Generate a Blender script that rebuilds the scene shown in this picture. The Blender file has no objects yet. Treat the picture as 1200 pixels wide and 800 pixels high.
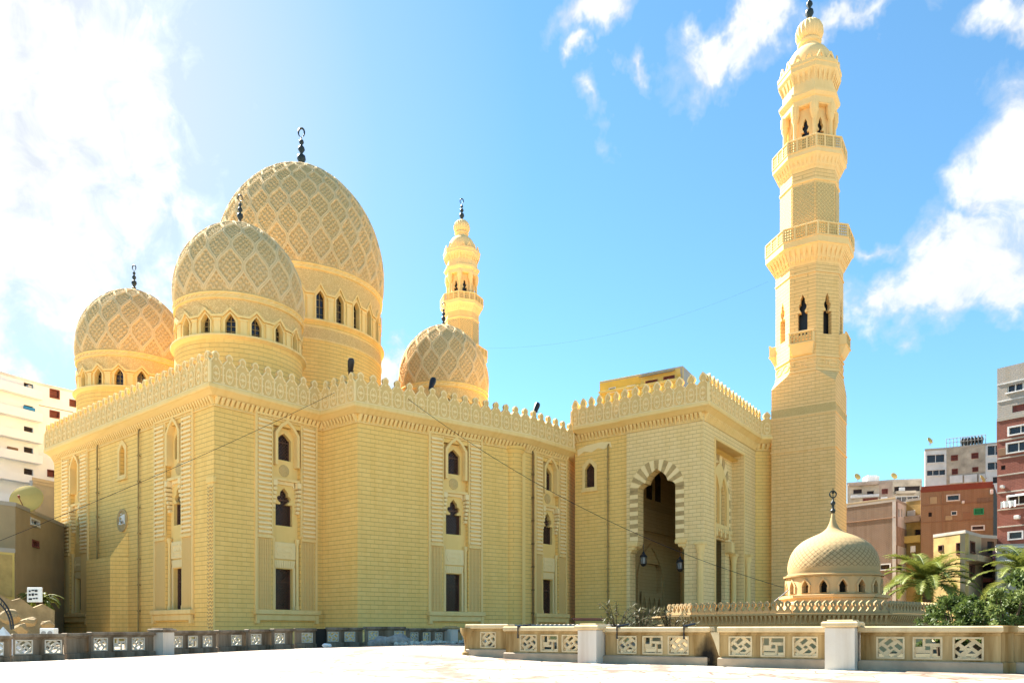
import bpy, math, random
import numpy as np
from mathutils import Vector, geometry
R = math.radians; PI = math.pi
rnd = random.Random(7)
S = bpy.context.scene
col = S.collection
# ------------------------------------------------------------------ camera
F_, YH, EYE = 900.0, 739.0, 1.2
cam_d = bpy.data.cameras.new('camera'); cam = bpy.data.objects.new('camera', cam_d); col.objects.link(cam)
cam.location = (0, 0, EYE); cam.rotation_euler = (R(90), 0, 0)
cam_d.sensor_width = 36; cam_d.lens = 27; cam_d.shift_y = 339/1200; cam_d.clip_end = 5000
S.camera = cam
S.render.resolution_x = 1024; S.render.resolution_y = 682
# ------------------------------------------------------------------ light
SUN_DIR = Vector((-0.70, 0.714, 0)).normalized(); SUN_EL = R(47)
world = bpy.data.worlds.new('World'); S.world = world; world.use_nodes = True
S.view_settings.view_transform = 'Standard'; S.view_settings.look = 'None'
S.view_settings.gamma = 1; S.view_settings.use_curve_mapping = False
S.view_settings.exposure = 2.25
sd = bpy.data.lights.new('sun', 'SUN'); sd.energy = 5.0; sd.angle = R(0.5); sd.color = (1, .95, .86)
sun = bpy.data.objects.new('sun', sd); col.objects.link(sun)
_d = Vector((SUN_DIR.x*math.cos(SUN_EL), SUN_DIR.y*math.cos(SUN_EL), math.sin(SUN_EL)))
sun.rotation_euler = _d.to_track_quat('Z', 'Y').to_euler()
sun.location = (-60, 60, 90)

class NT:
    def __init__(s, tree): s.t = tree; s.n = tree.nodes; s.l = tree.links
    def node(s, typ, **kw):
        n = s.n.new(typ)
        for k, v in kw.items(): setattr(n, k, v)
        return n
    def put(s, sock, v):
        if isinstance(v, bpy.types.NodeSocket): s.l.new(v, sock)
        elif v is not None:
            if sock.type == 'RGBA' and len(v) == 3: v = (*v, 1)
            sock.default_value = v
    def math(s, op, a, b=None, c=None, clamp=False):
        n = s.node('ShaderNodeMath', operation=op, use_clamp=clamp)
        s.put(n.inputs[0], a)
        if b is not None: s.put(n.inputs[1], b)
        if c is not None: s.put(n.inputs[2], c)
        return n.outputs[0]
    def vmath(s, op, a, b=None, out=0):
        n = s.node('ShaderNodeVectorMath', operation=op); s.put(n.inputs[0], a)
        if b is not None: s.put(n.inputs[1], b)
        return n.outputs[out]
    def sep(s, v):
        n = s.node('ShaderNodeSeparateXYZ'); s.put(n.inputs[0], v); return n.outputs
    def comb(s, x, y, z=0.0):
        n = s.node('ShaderNodeCombineXYZ')
        for i, v in enumerate((x, y, z)): s.put(n.inputs[i], v)
        return n.outputs[0]
    def mix(s, f, a, b, blend='MIX'):
        n = s.node('ShaderNodeMix', data_type='RGBA', blend_type=blend)
        s.put(n.inputs[0], f); s.put(n.inputs[6], a); s.put(n.inputs[7], b); return n.outputs[2]
    def ramp(s, f, stops, interp='LINEAR'):
        n = s.node('ShaderNodeValToRGB'); n.color_ramp.interpolation = interp; s.put(n.inputs[0], f)
        e = n.color_ramp.elements
        while len(e) < len(stops): e.new(.5)
        for i, (p, c) in enumerate(stops):
            e[i].position = p; e[i].color = (c, c, c, 1) if not hasattr(c, '__len__') else (*c[:3], 1)
        return n.outputs[0]
    def noise(s, vec, scale, detail=4, rough=.55, out=0, dist=0.0):
        n = s.node('ShaderNodeTexNoise'); s.put(n.inputs['Vector'], vec)
        n.inputs['Scale'].default_value = scale; n.inputs['Detail'].default_value = detail
        n.inputs['Roughness'].default_value = rough; n.inputs['Distortion'].default_value = dist
        return n.outputs[out]

# sky: Nishita sky with clouds placed by direction
w = NT(world.node_tree); w.n.clear()
sky = w.node('ShaderNodeTexSky', sky_type='NISHITA', sun_disc=False)
sky.sun_elevation = SUN_EL; sky.sun_rotation = math.atan2(SUN_DIR.x, SUN_DIR.y)
sky.air_density = 1.0; sky.dust_density = 0.12; sky.ozone_density = 1.0; sky.altitude = 0
tc = w.node('ShaderNodeTexCoord').outputs['Generated']
dx, dy, dz = w.sep(tc)
az = w.math('ARCTAN2', dx, dy); el = w.math('ARCSINE', w.math('MINIMUM', w.math('MAXIMUM', dz, -1.0), 1.0))
ae = w.comb(az, el)
def ang(px, py):
    v = Vector(((px-600)/F_, 1, (YH-py)/F_)).normalized()
    return math.atan2(v.x, v.y), math.asin(v.z)
n1 = w.noise(w.vmath('MULTIPLY', ae, (1, 1.2, 1)), 7.0, 9, .6, dist=.35)
n2 = w.noise(ae, 22.0, 6, .6, dist=.6)
aw_ = w.vmath('ADD', ae, w.vmath('MULTIPLY', w.vmath('SUBTRACT', w.noise(ae, 9.0, 5, .6, out=1), (.5, .5, .5)), (.16, .16, 0)))
fb = w.math('ADD', w.math('MULTIPLY', w.math('SUBTRACT', n1, .5), 1.5), w.math('MULTIPLY', w.math('SUBTRACT', n2, .5), .75))
blobs = None
#  centre px, half sizes px, rotation, weight
CL = [((1215, 235), (85, 135), -12, 1.5), ((1125, 318), (85, 58), 20, 1.35), ((1062, 350), (50, 38), 0, 1.1),
      ((1020, 300), (30, 14), 25, .55), ((1000, 362), (26, 20), 0, .5), ((1190, 350), (65, 34), 0, 1.1),
      ((870, 25), (85, 42), -28, 1.0), ((835, 60), (50, 34), 0, .8), ((1010, 5), (90, 22), 0, .75), ((1205, 12), (50, 38), 0, 1.05),
      ((690, 22), (52, 28), -30, .8), ((682, 80), (12, 18), 0, .6), ((745, 92), (16, 12), 40, .5), ((706, 150), (14, 26), 0, .5),
      ((20, 170), (215, 320), 0, 1.6), ((160, 290), (150, 90), 20, .8), ((462, 428), (26, 32), 0, 1.0), ((40, 300), (120, 110), 0, .9),
      ((-700, 100), (260, 300), 0, 1.0), ((2100, 200), (300, 150), 0, 1.0), ((600, -700), (420, 220), 0, .7)]
for (c, h, rot, wt) in CL:
    a0, e0 = ang(*c); ax, _ = ang(c[0]+h[0], c[1]); _, ey = ang(c[0], c[1]-h[1])
    sa, se = abs(ax-a0), abs(ey-e0)
    v = w.vmath('SUBTRACT', aw_, (a0, e0, 0))
    rn = w.node('ShaderNodeVectorRotate', rotation_type='Z_AXIS'); w.put(rn.inputs['Vector'], v); rn.inputs['Angle'].default_value = R(rot)
    ln = w.vmath('LENGTH', w.vmath('MULTIPLY', rn.outputs[0], (1/sa, 1/se, 0)), out=1)
    b = w.math('MULTIPLY', w.math('SUBTRACT', 1.25, ln, clamp=False), wt)
    b = w.math('MAXIMUM', b, -0.9)
    blobs = b if blobs is None else w.math('MAXIMUM', blobs, b)
dens = w.math('ADD', w.math('MINIMUM', blobs, .80), w.math('MULTIPLY', fb, 1.35))
mask = w.ramp(w.math('ADD', w.math('MULTIPLY', dens, .8), .17), [(0.08, 0), (.36, .26), (.70, .90), (1, 1)])
# thin bright veil on the sun's side of the sky
a1, e1 = ang(-60, 60)
vl = w.vmath('LENGTH', w.vmath('MULTIPLY', w.vmath('SUBTRACT', ae, (a1, e1, 0)), (1, 1.1, 0)), out=1)
veil = w.math('MULTIPLY', w.ramp(vl, [(0.12, 1), (.30, .60), (.46, .20), (.66, 0)]), 1.0)
mask = w.math('MAXIMUM', mask, veil)
skyc = w.mix(1.0, sky.outputs[0], (.66, 1.0, 1.06), 'MULTIPLY')
cloud = w.mix(w.ramp(w.math('ADD', w.math('MULTIPLY', dens, .55), w.math('MULTIPLY', w.math('SUBTRACT', n2, .5), .9)), [(.15, 0), (.75, 1)]), (3.5, 3.75, 4.1), (5.6, 5.6, 5.5))
wc = w.mix(mask, skyc, cloud)
bg = w.node('ShaderNodeBackground'); w.put(bg.inputs[0], wc); bg.inputs[1].default_value = 0.05
out = w.node('ShaderNodeOutputWorld'); w.l.new(bg.outputs[0], out.inputs[0])

# ------------------------------------------------------------------ materials
def newmat(name):
    m = bpy.data.materials.new(name); m.use_nodes = True; t = NT(m.node_tree)
    b = t.n['Principled BSDF']; b.inputs['Specular IOR Level'].default_value = .25
    return m, t, b
def plain(name, c, rough=.8, var=.12, scale=3, metal=0, bump=0.0, spec=.25, c2=None):
    m, t, b = newmat(name)
    co = t.node('ShaderNodeTexCoord').outputs['Object']
    n = t.noise(co, scale, 5, .6)
    c2 = c2 or tuple(max(0, x*(1-2.2*var)) for x in c)
    t.put(b.inputs['Base Color'], t.mix(t.ramp(n, [(.3, 0), (.7, 1)]), c2, c))
    b.inputs['Roughness'].default_value = rough; b.inputs['Metallic'].default_value = metal; b.inputs['Specular IOR Level'].default_value = spec
    if bump:
        bn = t.node('ShaderNodeBump'); bn.inputs['Strength'].default_value = bump; bn.inputs['Distance'].default_value = .05
        t.put(bn.inputs['Height'], t.noise(co, scale*6, 4)); t.l.new(bn.outputs[0], b.inputs['Normal'])
    return m
def stone(name, c, mode='flat', bricks=True, bw=.85, bh=.40, joint=(.30, .18, .06), jmix=.75, carve=0, stain=.5, msz=.026, rows=0, dk=(.86, .78, .62)):
    m, t, b = newmat(name)
    co = t.node('ShaderNodeTexCoord').outputs['Object']
    x, y, z = t.sep(co)
    if mode == 'round':
        u = t.math('MULTIPLY', t.math('ARCTAN2', y, x), t.vmath('LENGTH', t.comb(x, y), out=1))
    else: u = t.math('ADD', x, y)
    uv = t.comb(u, z)
    c = tuple(c)
    dark = tuple(v*k for v, k in zip(c, dk))
    pale = tuple(min(1, v*k) for v, k in zip(c, (1.04, 1.07, 1.22)))
    big = t.ramp(t.noise(co, .22, 5, .6), [(.35, 0), (.68, 1)])
    base = t.mix(t.math('MULTIPLY', big, .55), c, pale)
    # vertical streaks of grime
    st = t.ramp(t.noise(t.comb(t.math('MULTIPLY', u, 1.3), t.math('MULTIPLY', z, .10)), 1.0, 6, .65), [(.46, 0), (.74, 1)] if stain < .9 else [(.40, 0), (.62, 1)])
    base = t.mix(t.math('MULTIPLY', st, stain), base, dark)
    blot = t.ramp(t.noise(co, .9, 6, .7), [(.50, 0), (.72, 1)])
    base = t.mix(t.math('MULTIPLY', blot, .22), base, tuple(v*k for v, k in zip(c, (.88, .80, .66))))
    hgt = None
    if bricks:
        br = t.node('ShaderNodeTexBrick'); t.put(br.inputs['Vector'], uv)
        br.inputs['Scale'].default_value = 1; br.inputs['Brick Width'].default_value = bw; br.inputs['Row Height'].default_value = bh
        br.inputs['Mortar Size'].default_value = msz; br.inputs['Mortar Smooth'].default_value = .3; br.inputs['Bias'].default_value = 0
        t.put(br.inputs['Color1'], (0, 0, 0)); t.put(br.inputs['Color2'], (1, 1, 1)); t.put(br.inputs['Mortar'], (.5, .5, .5))
        bv = t.math('MULTIPLY', br.outputs['Color'], 1.0)
        base = t.mix(t.math('MULTIPLY', bv, .30), base, tuple(v*k for v, k in zip(c, (.86, .80, .70))))
        gap = br.outputs['Fac']
        jn = t.ramp(t.noise(uv, .6, 4), [(.3, .45), (.65, 1)])
        base = t.mix(t.math('MULTIPLY', t.math('MULTIPLY', gap, jn), jmix), base, joint)
        hgt = t.math('MULTIPLY', gap, -1.0)
        if rows:
            fz = t.math('PINGPONG', z, bh/2); rl_ = t.ramp(t.math('DIVIDE', fz, bh/2), [(.0, 1), (.09, .9), (.17, 0)])
            rn = t.ramp(t.noise(t.comb(t.math('MULTIPLY', u, .5), t.math('MULTIPLY', z, 2.5)), 1.0, 3), [(.3, .35), (.6, 1)])
            base = t.mix(t.math('MULTIPLY', t.math('MULTIPLY', rl_, rn), .52), base, joint); hgt = t.math('SUBTRACT', hgt, t.math('MULTIPLY', rl_, .6))
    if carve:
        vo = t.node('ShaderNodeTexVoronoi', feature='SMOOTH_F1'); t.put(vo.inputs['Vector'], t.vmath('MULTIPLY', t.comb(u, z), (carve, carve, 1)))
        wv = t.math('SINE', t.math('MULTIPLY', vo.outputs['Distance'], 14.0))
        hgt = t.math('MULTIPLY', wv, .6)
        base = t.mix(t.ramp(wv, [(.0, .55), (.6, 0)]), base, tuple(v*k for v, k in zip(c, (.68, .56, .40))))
    t.put(b.inputs['Base Color'], base); b.inputs['Roughness'].default_value = .85; b.inputs['Specular IOR Level'].default_value = .15
    fine = t.math('MULTIPLY', t.noise(co, 9, 4), .25)
    hh = fine if hgt is None else t.math('ADD', hgt, fine)
    bn = t.node('ShaderNodeBump'); bn.inputs['Strength'].default_value = .5; bn.inputs['Distance'].default_value = .04
    t.put(bn.inputs['Height'], hh); t.l.new(bn.outputs[0], b.inputs['Normal'])
    return m
SC = (.91, .585, .185)      # warm yellow limestone
M = {}
M['wall'] = stone('limestone_courses', SC, rows=1, jmix=.34)
M['rib'] = stone('ribbed_stone', (.92, .69, .35), bricks=False, stain=.25)
M['fluted'] = stone('limestone_fluted', (.80, .54, .21), bricks=False, stain=.3)
M['wall_round'] = stone('limestone_courses_round', SC, 'round', rows=1, jmix=.34)
M['minaret'] = stone('minaret_courses', (.86, .555, .235), msz=.028, rows=1, jmix=.34)
M['plain'] = stone('limestone_smooth', (.88, .60, .215), bricks=False, stain=.4)
M['trim'] = stone('limestone_trim', (.87, .61, .25), bricks=False, stain=.6)
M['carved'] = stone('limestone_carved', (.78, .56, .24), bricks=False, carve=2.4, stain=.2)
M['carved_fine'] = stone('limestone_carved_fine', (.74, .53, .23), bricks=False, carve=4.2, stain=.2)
M['pale'] = stone('limestone_pale', (.90, .68, .34), bricks=False, stain=.25)
M['dome'] = stone('dome_stone', (.76, .56, .28), bricks=False, carve=0, stain=.15)
M['ablaq'] = plain('brown_stone', (.58, .39, .17), .8, .15, 2)
M['porch'] = stone('porch_courses', (.88, .64, .30), rows=1, jmix=.45)
M['parapet_ground'] = stone('parapet_carved_ground', (.74, .50, .20), bricks=False, stain=.3)
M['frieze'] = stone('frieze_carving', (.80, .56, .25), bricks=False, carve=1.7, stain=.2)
M['glass'] = plain('dark_glass', (.025, .018, .018), .15, .2, 1, spec=.5)
M['wood'] = plain('dark_wood', (.17, .08, .05), .6, .2, 3)
M['inner'] = stone('porch_interior_stone', (.42, .29, .13), rows=1, jmix=.34)  # same limestone darkened: the porch's shade is put into its colour
M['iron'] = plain('black_iron', (.015, .015, .018), .4, .1, 5, spec=.4)
M['bronze'] = plain('weathered_bronze', (.035, .045, .045), .45, .25, 4, metal=.3, spec=.4)
M['white'] = plain('white_paint', (.82, .82, .80), .6, .06, 2)
M['pipe'] = plain('painted_pipe', (.42, .28, .10), .6, .2, 2)
M['pipe_dark'] = plain('rusted_pipe', (.22, .12, .05), .6, .2, 2)

# ------------------------------------------------------------------ mesh helpers
class MB:
    def __init__(s): s.v = []; s.f = []
    def add(s, vs, fs, T=None):
        o = len(s.v)
        s.v += [tuple(T(Vector(v))) if T else tuple(v) for v in vs]
        s.f += [tuple(i+o for i in f) for f in fs]; return s
    def box(s, x0, x1, y0, y1, z0, z1, T=None):
        return s.add([(x0,y0,z0),(x1,y0,z0),(x1,y1,z0),(x0,y1,z0),(x0,y0,z1),(x1,y0,z1),(x1,y1,z1),(x0,y1,z1)],
                     [(0,3,2,1),(4,5,6,7),(0,1,5,4),(1,2,6,5),(2,3,7,6),(3,0,4,7)], T)
    def bbox(s, x0, x1, y0, y1, z0, z1, b=.02, T=None):
        vs = []; 
        for z, k in ((z0, b), (z0+b, 0), (z1-b, 0), (z1, b)):
            vs += [(x0+k, y0+k, z), (x1-k, y0+k, z), (x1-k, y1-k, z), (x0+k, y1-k, z)]
        fs = [(3,2,1,0), (12,13,14,15)]
        for r in range(3):
            for i in range(4): fs.append((r*4+i, r*4+(i+1)%4, r*4+4+(i+1)%4, r*4+4+i))
        return s.add(vs, fs, T)
    def lathe(s, prof, n=32, c=(0, 0), a0=0.0, cap=True, T=None):
        vs = []; fs = []
        for (r, z) in prof:
            for i in range(n):
                a = a0+2*PI*i/n; vs.append((c[0]+r*math.cos(a), c[1]+r*math.sin(a), z))
        for k in range(len(prof)-1):
            for i in range(n):
                j = (i+1) % n; fs.append((k*n+i, k*n+j, k*n+n+j, k*n+n+i))
        if cap:
            if prof[0][0] > 1e-4: fs.append(tuple(range(n-1, -1, -1)))
            if prof[-1][0] > 1e-4: fs.append(tuple((len(prof)-1)*n+i for i in range(n)))
        return s.add(vs, fs, T)
    def cyl(s, x, y, z0, z1, r0, r1=None, n=12, T=None):
        return s.lathe([(r0, z0), (r1 if r1 is not None else r0, z1)], n, (x, y), T=T)
    def slab(s, outer, holes=(), y0=0.0, y1=.3, T=None):
        loops = [list(outer)]+[list(h) for h in holes]
        pts = [p for l in loops for p in l]; n = len(pts)
        def ar2(l): return abs(sum(l[i][0]*l[(i+1) % len(l)][1]-l[(i+1) % len(l)][0]*l[i][1] for i in range(len(l))))/2
        want = ar2(loops[0])-sum(ar2(l) for l in loops[1:]); ox, oz = pts[0]
        for rotk in (0, .13, .41, .77, 1.1, 1.37, 1.9, 2.3):
            c_, s_ = math.cos(rotk), math.sin(rotk)
            tris = geometry.tessellate_polygon([[Vector(((p[0]-ox)*c_-(p[1]-oz)*s_, (p[0]-ox)*s_+(p[1]-oz)*c_, 0)) for p in l] for l in loops])
            got = sum(abs((pts[b][0]-pts[a][0])*(pts[c][1]-pts[a][1])-(pts[b][1]-pts[a][1])*(pts[c][0]-pts[a][0]))/2 for a, b, c in tris)
            if abs(got-want) < 1e-3*max(want, .01)+1e-5: break
        else: print('TESS', want, got)
        vs = [(p[0], y0, p[1]) for p in pts]+[(p[0], y1, p[1]) for p in pts]; fs = []
        for a, b, c in tris:
            A, B, C = pts[a], pts[b], pts[c]
            cr = (B[0]-A[0])*(C[1]-A[1])-(B[1]-A[1])*(C[0]-A[0])
            if cr < 0: b, c = c, b
            if abs(cr) < 1e-9: continue
            fs.append((a, b, c)); fs.append((a+n, c+n, b+n))
        o = 0
        for k, l in enumerate(loops):
            m = len(l); ar = sum(l[i][0]*l[(i+1) % m][1]-l[(i+1) % m][0]*l[i][1] for i in range(m))
            for i in range(m):
                j = (i+1) % m; q = (o+i, o+i+n, o+j+n, o+j)
                if (ar > 0) == (k > 0): q = q[::-1]
                fs.append(q)
            o += m
        return s.add(vs, fs, T)
    def tube(s, pts, r, n=6, cap=True, taper=None):
        pts = [Vector(p) for p in pts]; vs = []; fs = []
        up = Vector((0, 0, 1))
        for i, p in enumerate(pts):
            d = (pts[min(i+1, len(pts)-1)]-pts[max(i-1, 0)]).normalized()
            a = d.cross(up if abs(d.z) < .95 else Vector((1, 0, 0))).normalized(); b = d.cross(a)
            rr = r if taper is None else r*(1-(1-taper)*i/(len(pts)-1))
            for k in range(n):
                t = 2*PI*k/n; vs.append(tuple(p+a*(rr*math.cos(t))+b*(rr*math.sin(t))))
        for i in range(len(pts)-1):
            for k in range(n):
                j = (k+1) % n; fs.append((i*n+k, i*n+n+k, i*n+n+j, i*n+j))
        if cap: fs.append(tuple(range(n))); fs.append(tuple((len(pts)-1)*n+k for k in range(n-1, -1, -1)))
        return s.add(vs, fs)
    def sweep(s, line, prof, closed=False):
        """profile (offset to the right of travel = outward, z) swept with mitres along a plan polyline"""
        P = [Vector((p[0], p[1])) for p in line]; n = len(P); vs = []; fs = []; m = len(prof)
        for i, p in enumerate(P):
            def nrm(a, b):
                d = (b-a).normalized(); return Vector((d.y, -d.x))
            if closed: n0 = nrm(P[i-1], p); n1 = nrm(p, P[(i+1) % n])
            else:
                n0 = nrm(P[i-1], p) if i > 0 else nrm(p, P[1]); n1 = nrm(p, P[i+1]) if i < n-1 else n0
            mt = (n0+n1); mt = mt/max(.3, (mt.length_squared/2)) if mt.length > .1 else n0
            for (o, z) in prof: vs.append((p.x+mt.x*o, p.y+mt.y*o, z))
        for i in range(n if closed else n-1):
            j = (i+1) % n
            for k in range(m):
                l = (k+1) % m; fs.append((i*m+k, i*m+l, j*m+l, j*m+k))
        if not closed: fs.append(tuple(range(m-1, -1, -1))); fs.append(tuple((n-1)*m+k for k in range(m)))
        return s.add(vs, fs)
    def build(s, name, m, parent=None, smooth=0, loc=None, rz=None, kind=None, fix=True):
        me = bpy.data.meshes.new(name); me.from_pydata(s.v, [], s.f)
        if fix:
            import bmesh
            bm = bmesh.new(); bm.from_mesh(me); bmesh.ops.recalc_face_normals(bm, faces=bm.faces); bm.to_mesh(me); bm.free()
        me.materials.append(M[m] if isinstance(m, str) else m)
        if smooth:
            me.polygons.foreach_set('use_smooth', [True]*len(me.polygons)); me.set_sharp_from_angle(angle=R(smooth))
        me.update()
        o = bpy.data.objects.new(name, me); col.objects.link(o)
        if parent: o.parent = parent
        if loc is not None: o.location = loc
        if rz is not None: o.rotation_euler = (0, 0, rz)
        if kind: o['kind'] = kind
        return o
def thing(name, label, cat, loc=(0, 0, 0), rz=0.0, group=None):
    o = bpy.data.objects.new(name, None); col.objects.link(o); o.empty_display_size = .5
    o.location = loc; o.rotation_euler = (0, 0, rz); o['label'] = label; o['category'] = cat
    if group: o['group'] = group
    return o
def tag(o, label, cat, group=None, kind=None):
    o['label'] = label; o['category'] = cat
    if group: o['group'] = group
    if kind: o['kind'] = kind
    return o
def dup(o, parent=None, loc=None, rz=None, label=None, group=None, top=True):
    c = o.copy(); col.objects.link(c)
    c.parent = parent
    if loc is not None: c.location = loc
    if rz is not None: c.rotation_euler = (0, 0, rz)
    if label: c['label'] = label
    if group: c['group'] = group
    for ch in list(o.children): dup(ch, c, top=False)
    return c
def at(x, y, Z): return Vector(((x-600)/F_*Z, Z, EYE+(YH-y)/F_*Z))
def pz(x, y, z): return at(x, y, F_*(z-EYE)/(YH-y))
class Face:
    """a vertical plane from a to b (plan points); local x along it, y into the building"""
    def __init__(s, a, b):
        s.a = Vector(a[:2]); s.b = Vector(b[:2]); s.d = (s.b-s.a).normalized(); s.L = (s.b-s.a).length
        s.rz = math.atan2(s.d.y, s.d.x); s.loc = (s.a.x, s.a.y, 0)
    def sx(s, px, py=None, off=0.0):
        r = Vector(((px-600)/F_, 1)); n = Vector((-s.d.y, s.d.x)); a = s.a+n*off
        det = -r.x*s.d.y+s.d.x*r.y
        t = (-a.x*s.d.y+s.d.x*a.y)/det; q = (r*t-a).dot(s.d)
        return q if py is None else (q, EYE+(YH-py)/F_*t)
    def world(s, x, y=0.0, z=0.0):
        n = Vector((-s.d.y, s.d.x)); p = s.a+s.d*x+n*y; return Vector((p.x, p.y, z))

# ------------------------------------------------------------------ ground
def smooth(a, b, x):
    t = min(1, max(0, (x-a)/(b-a))); return t*t*(3-2*t)
def gz(x, y):
    return .035*(x+15.5)*smooth(25, 38, y)*smooth(60, 52, y)*smooth(4, -6, x)
def ground_mat():
    m, t, b = newmat('terrace_paving')
    co = t.node('ShaderNodeTexCoord').outputs['Object']
    wc_ = t.vmath('ADD', co, t.vmath('MULTIPLY', t.noise(co, .5, 3, out=1), (.9, .9, 0)))
    def vor(sc, feat='F1'):
        v = t.node('ShaderNodeTexVoronoi', feature=feat); t.put(v.inputs['Vector'], wc_); v.inputs['Scale'].default_value = sc; return v.outputs
    r, g, bb = t.sep(vor(.9)['Color'])
    c = t.mix(t.ramp(r, [(.2, 0), (.9, 1)]), (.60, .53, .43), (.46, .37, .28))
    c = t.mix(t.ramp(g, [(.86, 0), (.90, .8)]), c, (.26, .14, .09))
    c = t.mix(t.ramp(vor(.9, 'DISTANCE_TO_EDGE')['Distance'], [(.0, 1), (.015, .9), (.04, 0)]), c, (.10, .07, .05))
    band = t.ramp(vor(.16, 'DISTANCE_TO_EDGE')['Distance'], [(.0, 1), (.035, 1), (.06, 0)])
    c = t.mix(t.math('MULTIPLY', band, t.ramp(t.noise(co, 2.5, 4), [(.35, .35), (.6, 1)])), c, (.15, .08, .05))
    c = t.mix(t.ramp(t.noise(co, .22, 8, .72), [(.47, 0), (.62, .9)]), c, (.13, .105, .08))
    c = t.mix(t.ramp(t.noise(co, 5, 4, .7), [(.60, 0), (.75, .5)]), c, (.24, .20, .16))
    t.put(b.inputs['Base Color'], c); b.inputs['Roughness'].default_value = .75
    return m
M['paving'] = ground_mat()
M['dirt'] = plain('dusty_ground', (.42, .36, .27), .95, .2, .3, bump=.3)
g = MB()
g.box(-900, 900, -200, 2600, -1.6, -1.2); g.build('ground', 'dirt', kind='structure')
xs = [-90+2*i for i in range(91)]; ys = [-10+2*i for i in range(61)]
g = MB(); nx = len(xs)
vs = [(x, y, gz(x, y)) for y in ys for x in xs]; n = len(vs)
fs = [(j*nx+i, j*nx+i+1, (j+1)*nx+i+1, (j+1)*nx+i) for j in range(len(ys)-1) for i in range(nx-1)]
vs += [(-90, -10, -1.21), (90, -10, -1.21), (90, 110, -1.21), (-90, 110, -1.21)]
g.add(vs, fs); g.build('terrace', 'paving', kind='structure', fix=False)

# ------------------------------------------------------------------ mosque plan
zc = 21.2
FP = [pz(51.7, 530.8, zc), pz(245.5, 453, zc), pz(375.8, 486.7, zc), pz(415.7, 475.4, zc), pz(621.9, 514.4, zc), pz(673, 530, zc)]
FP = [Vector((p.x, p.y)) for p in FP]
KZ = 23.6
EP = [pz(668.8, 505, KZ), pz(831.6, 474.7, KZ), pz(892.7, 514.6, KZ), pz(905.5, 514.6, KZ)]
EP = [Vector((p.x, p.y)) for p in EP]
def inset(P, d):
    out = []
    for i, p in enumerate(P):
        def nl(a, b): v = (b-a).normalized(); return Vector((-v.y, v.x))
        if i == 0: n = nl(p, P[1]); out.append(p+n*d); continue
        if i == len(P)-1: n = nl(P[-2], p); out.append(p+n*d); continue
        n0, n1 = nl(P[i-1], p), nl(p, P[i+1]); mt = n0+n1; mt = mt/(mt.length_squared/2); out.append(p+mt*d)
    return out
OFF = .9
BACK = [Vector((16, 112)), Vector((-4, 127)), Vector((-30, 130)), Vector((-54, 112))]
ring = FP+BACK                                    # closed outline of the cornice edge
N = len(ring)
def inset_closed(P, d):
    out = []
    for i, p in enumerate(P):
        def nl(a, b): v = (b-a).normalized(); return Vector((-v.y, v.x))
        n0, n1 = nl(P[i-1], p), nl(p, P[(i+1) % len(P)]); mt = n0+n1; mt = mt/(mt.length_squared/2); out.append(p+mt*d)
    return out
W = inset_closed(ring, OFF)
mosque = thing('mosque', 'large yellow limestone mosque with four carved domes, crenellated parapet and tall arched porch', 'mosque', (-24, 92, 0))
ML = Vector((-24, 92, 0))
def mpart(mb, name, mat, face=None, **kw):
    if face is None: return mb.build(name, mat, mosque, loc=tuple(-ML), **kw)
    return mb.build(name, mat, mosque, loc=tuple(Vector(face.loc)-ML), rz=face.rz, **kw)

# --- wall with holes
def rect(x0, x1, z0, z1): return [(x0, z0), (x1, z0), (x1, z1), (x0, z1)]
def pointed(cx, z0, w, h, head=None):
    head = head or w*.55; return [(cx-w/2, z0), (cx+w/2, z0), (cx+w/2, z0+h-head), (cx+w*.22, z0+h-head*.35), (cx, z0+h), (cx-w*.22, z0+h-head*.35), (cx-w/2, z0+h-head)]
def trefoil(cx, z0, w, h):
    """keyhole opening: straight lower part, narrow trefoil head"""
    zb = z0+h*.56; q = w*.5
    pts = [(q, 0), (q, zb-z0), (q*.45, zb-z0), (q*.42, h*.60)]
    for a in (-60, -20, 20, 60, 100): pts.append((q*.55+q*.28*math.cos(R(a)), h*.71+h*.075*math.sin(R(a))))
    for a in (-10, 30, 60): pts.append((q*.22+q*.25*math.cos(R(a)), h*.86+h*.06*math.sin(R(a))))
    half = [(cx+x, z0+z) for x, z in pts]; top = [(cx, z0+h)]
    return half+top+[(2*cx-x, z) for x, z in half[::-1]]
faces = [Face(W[i], W[(i+1) % N]) for i in range(N)]
BAYS = {0: [(6.05, 7.1), (28.2, 7.3)], 1: [(7.05-.05, 6.5)], 3: [(10.5, 6.3)], 4: [(4.5, 5.8)]}
Z0 = 3.1; ZT = 20.1
NICHE = 2.9
BASE = -1.0
def bay_hole(cx): return rect(cx-NICHE/2, cx+NICHE/2, Z0, ZT-.5)
for i, f in enumerate(faces):
    holes = [bay_hole(c) for c, _ in BAYS.get(i, [])]
    if i == 0: holes.append(pointed(17.75, 16.5, 1.25, 3.0))
    x1 = f.L
    mb = MB().slab(rect(0, x1, BASE, zc), holes, 0, 1.3)
    mpart(mb, 'facade_wall', 'wall', f)
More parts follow.
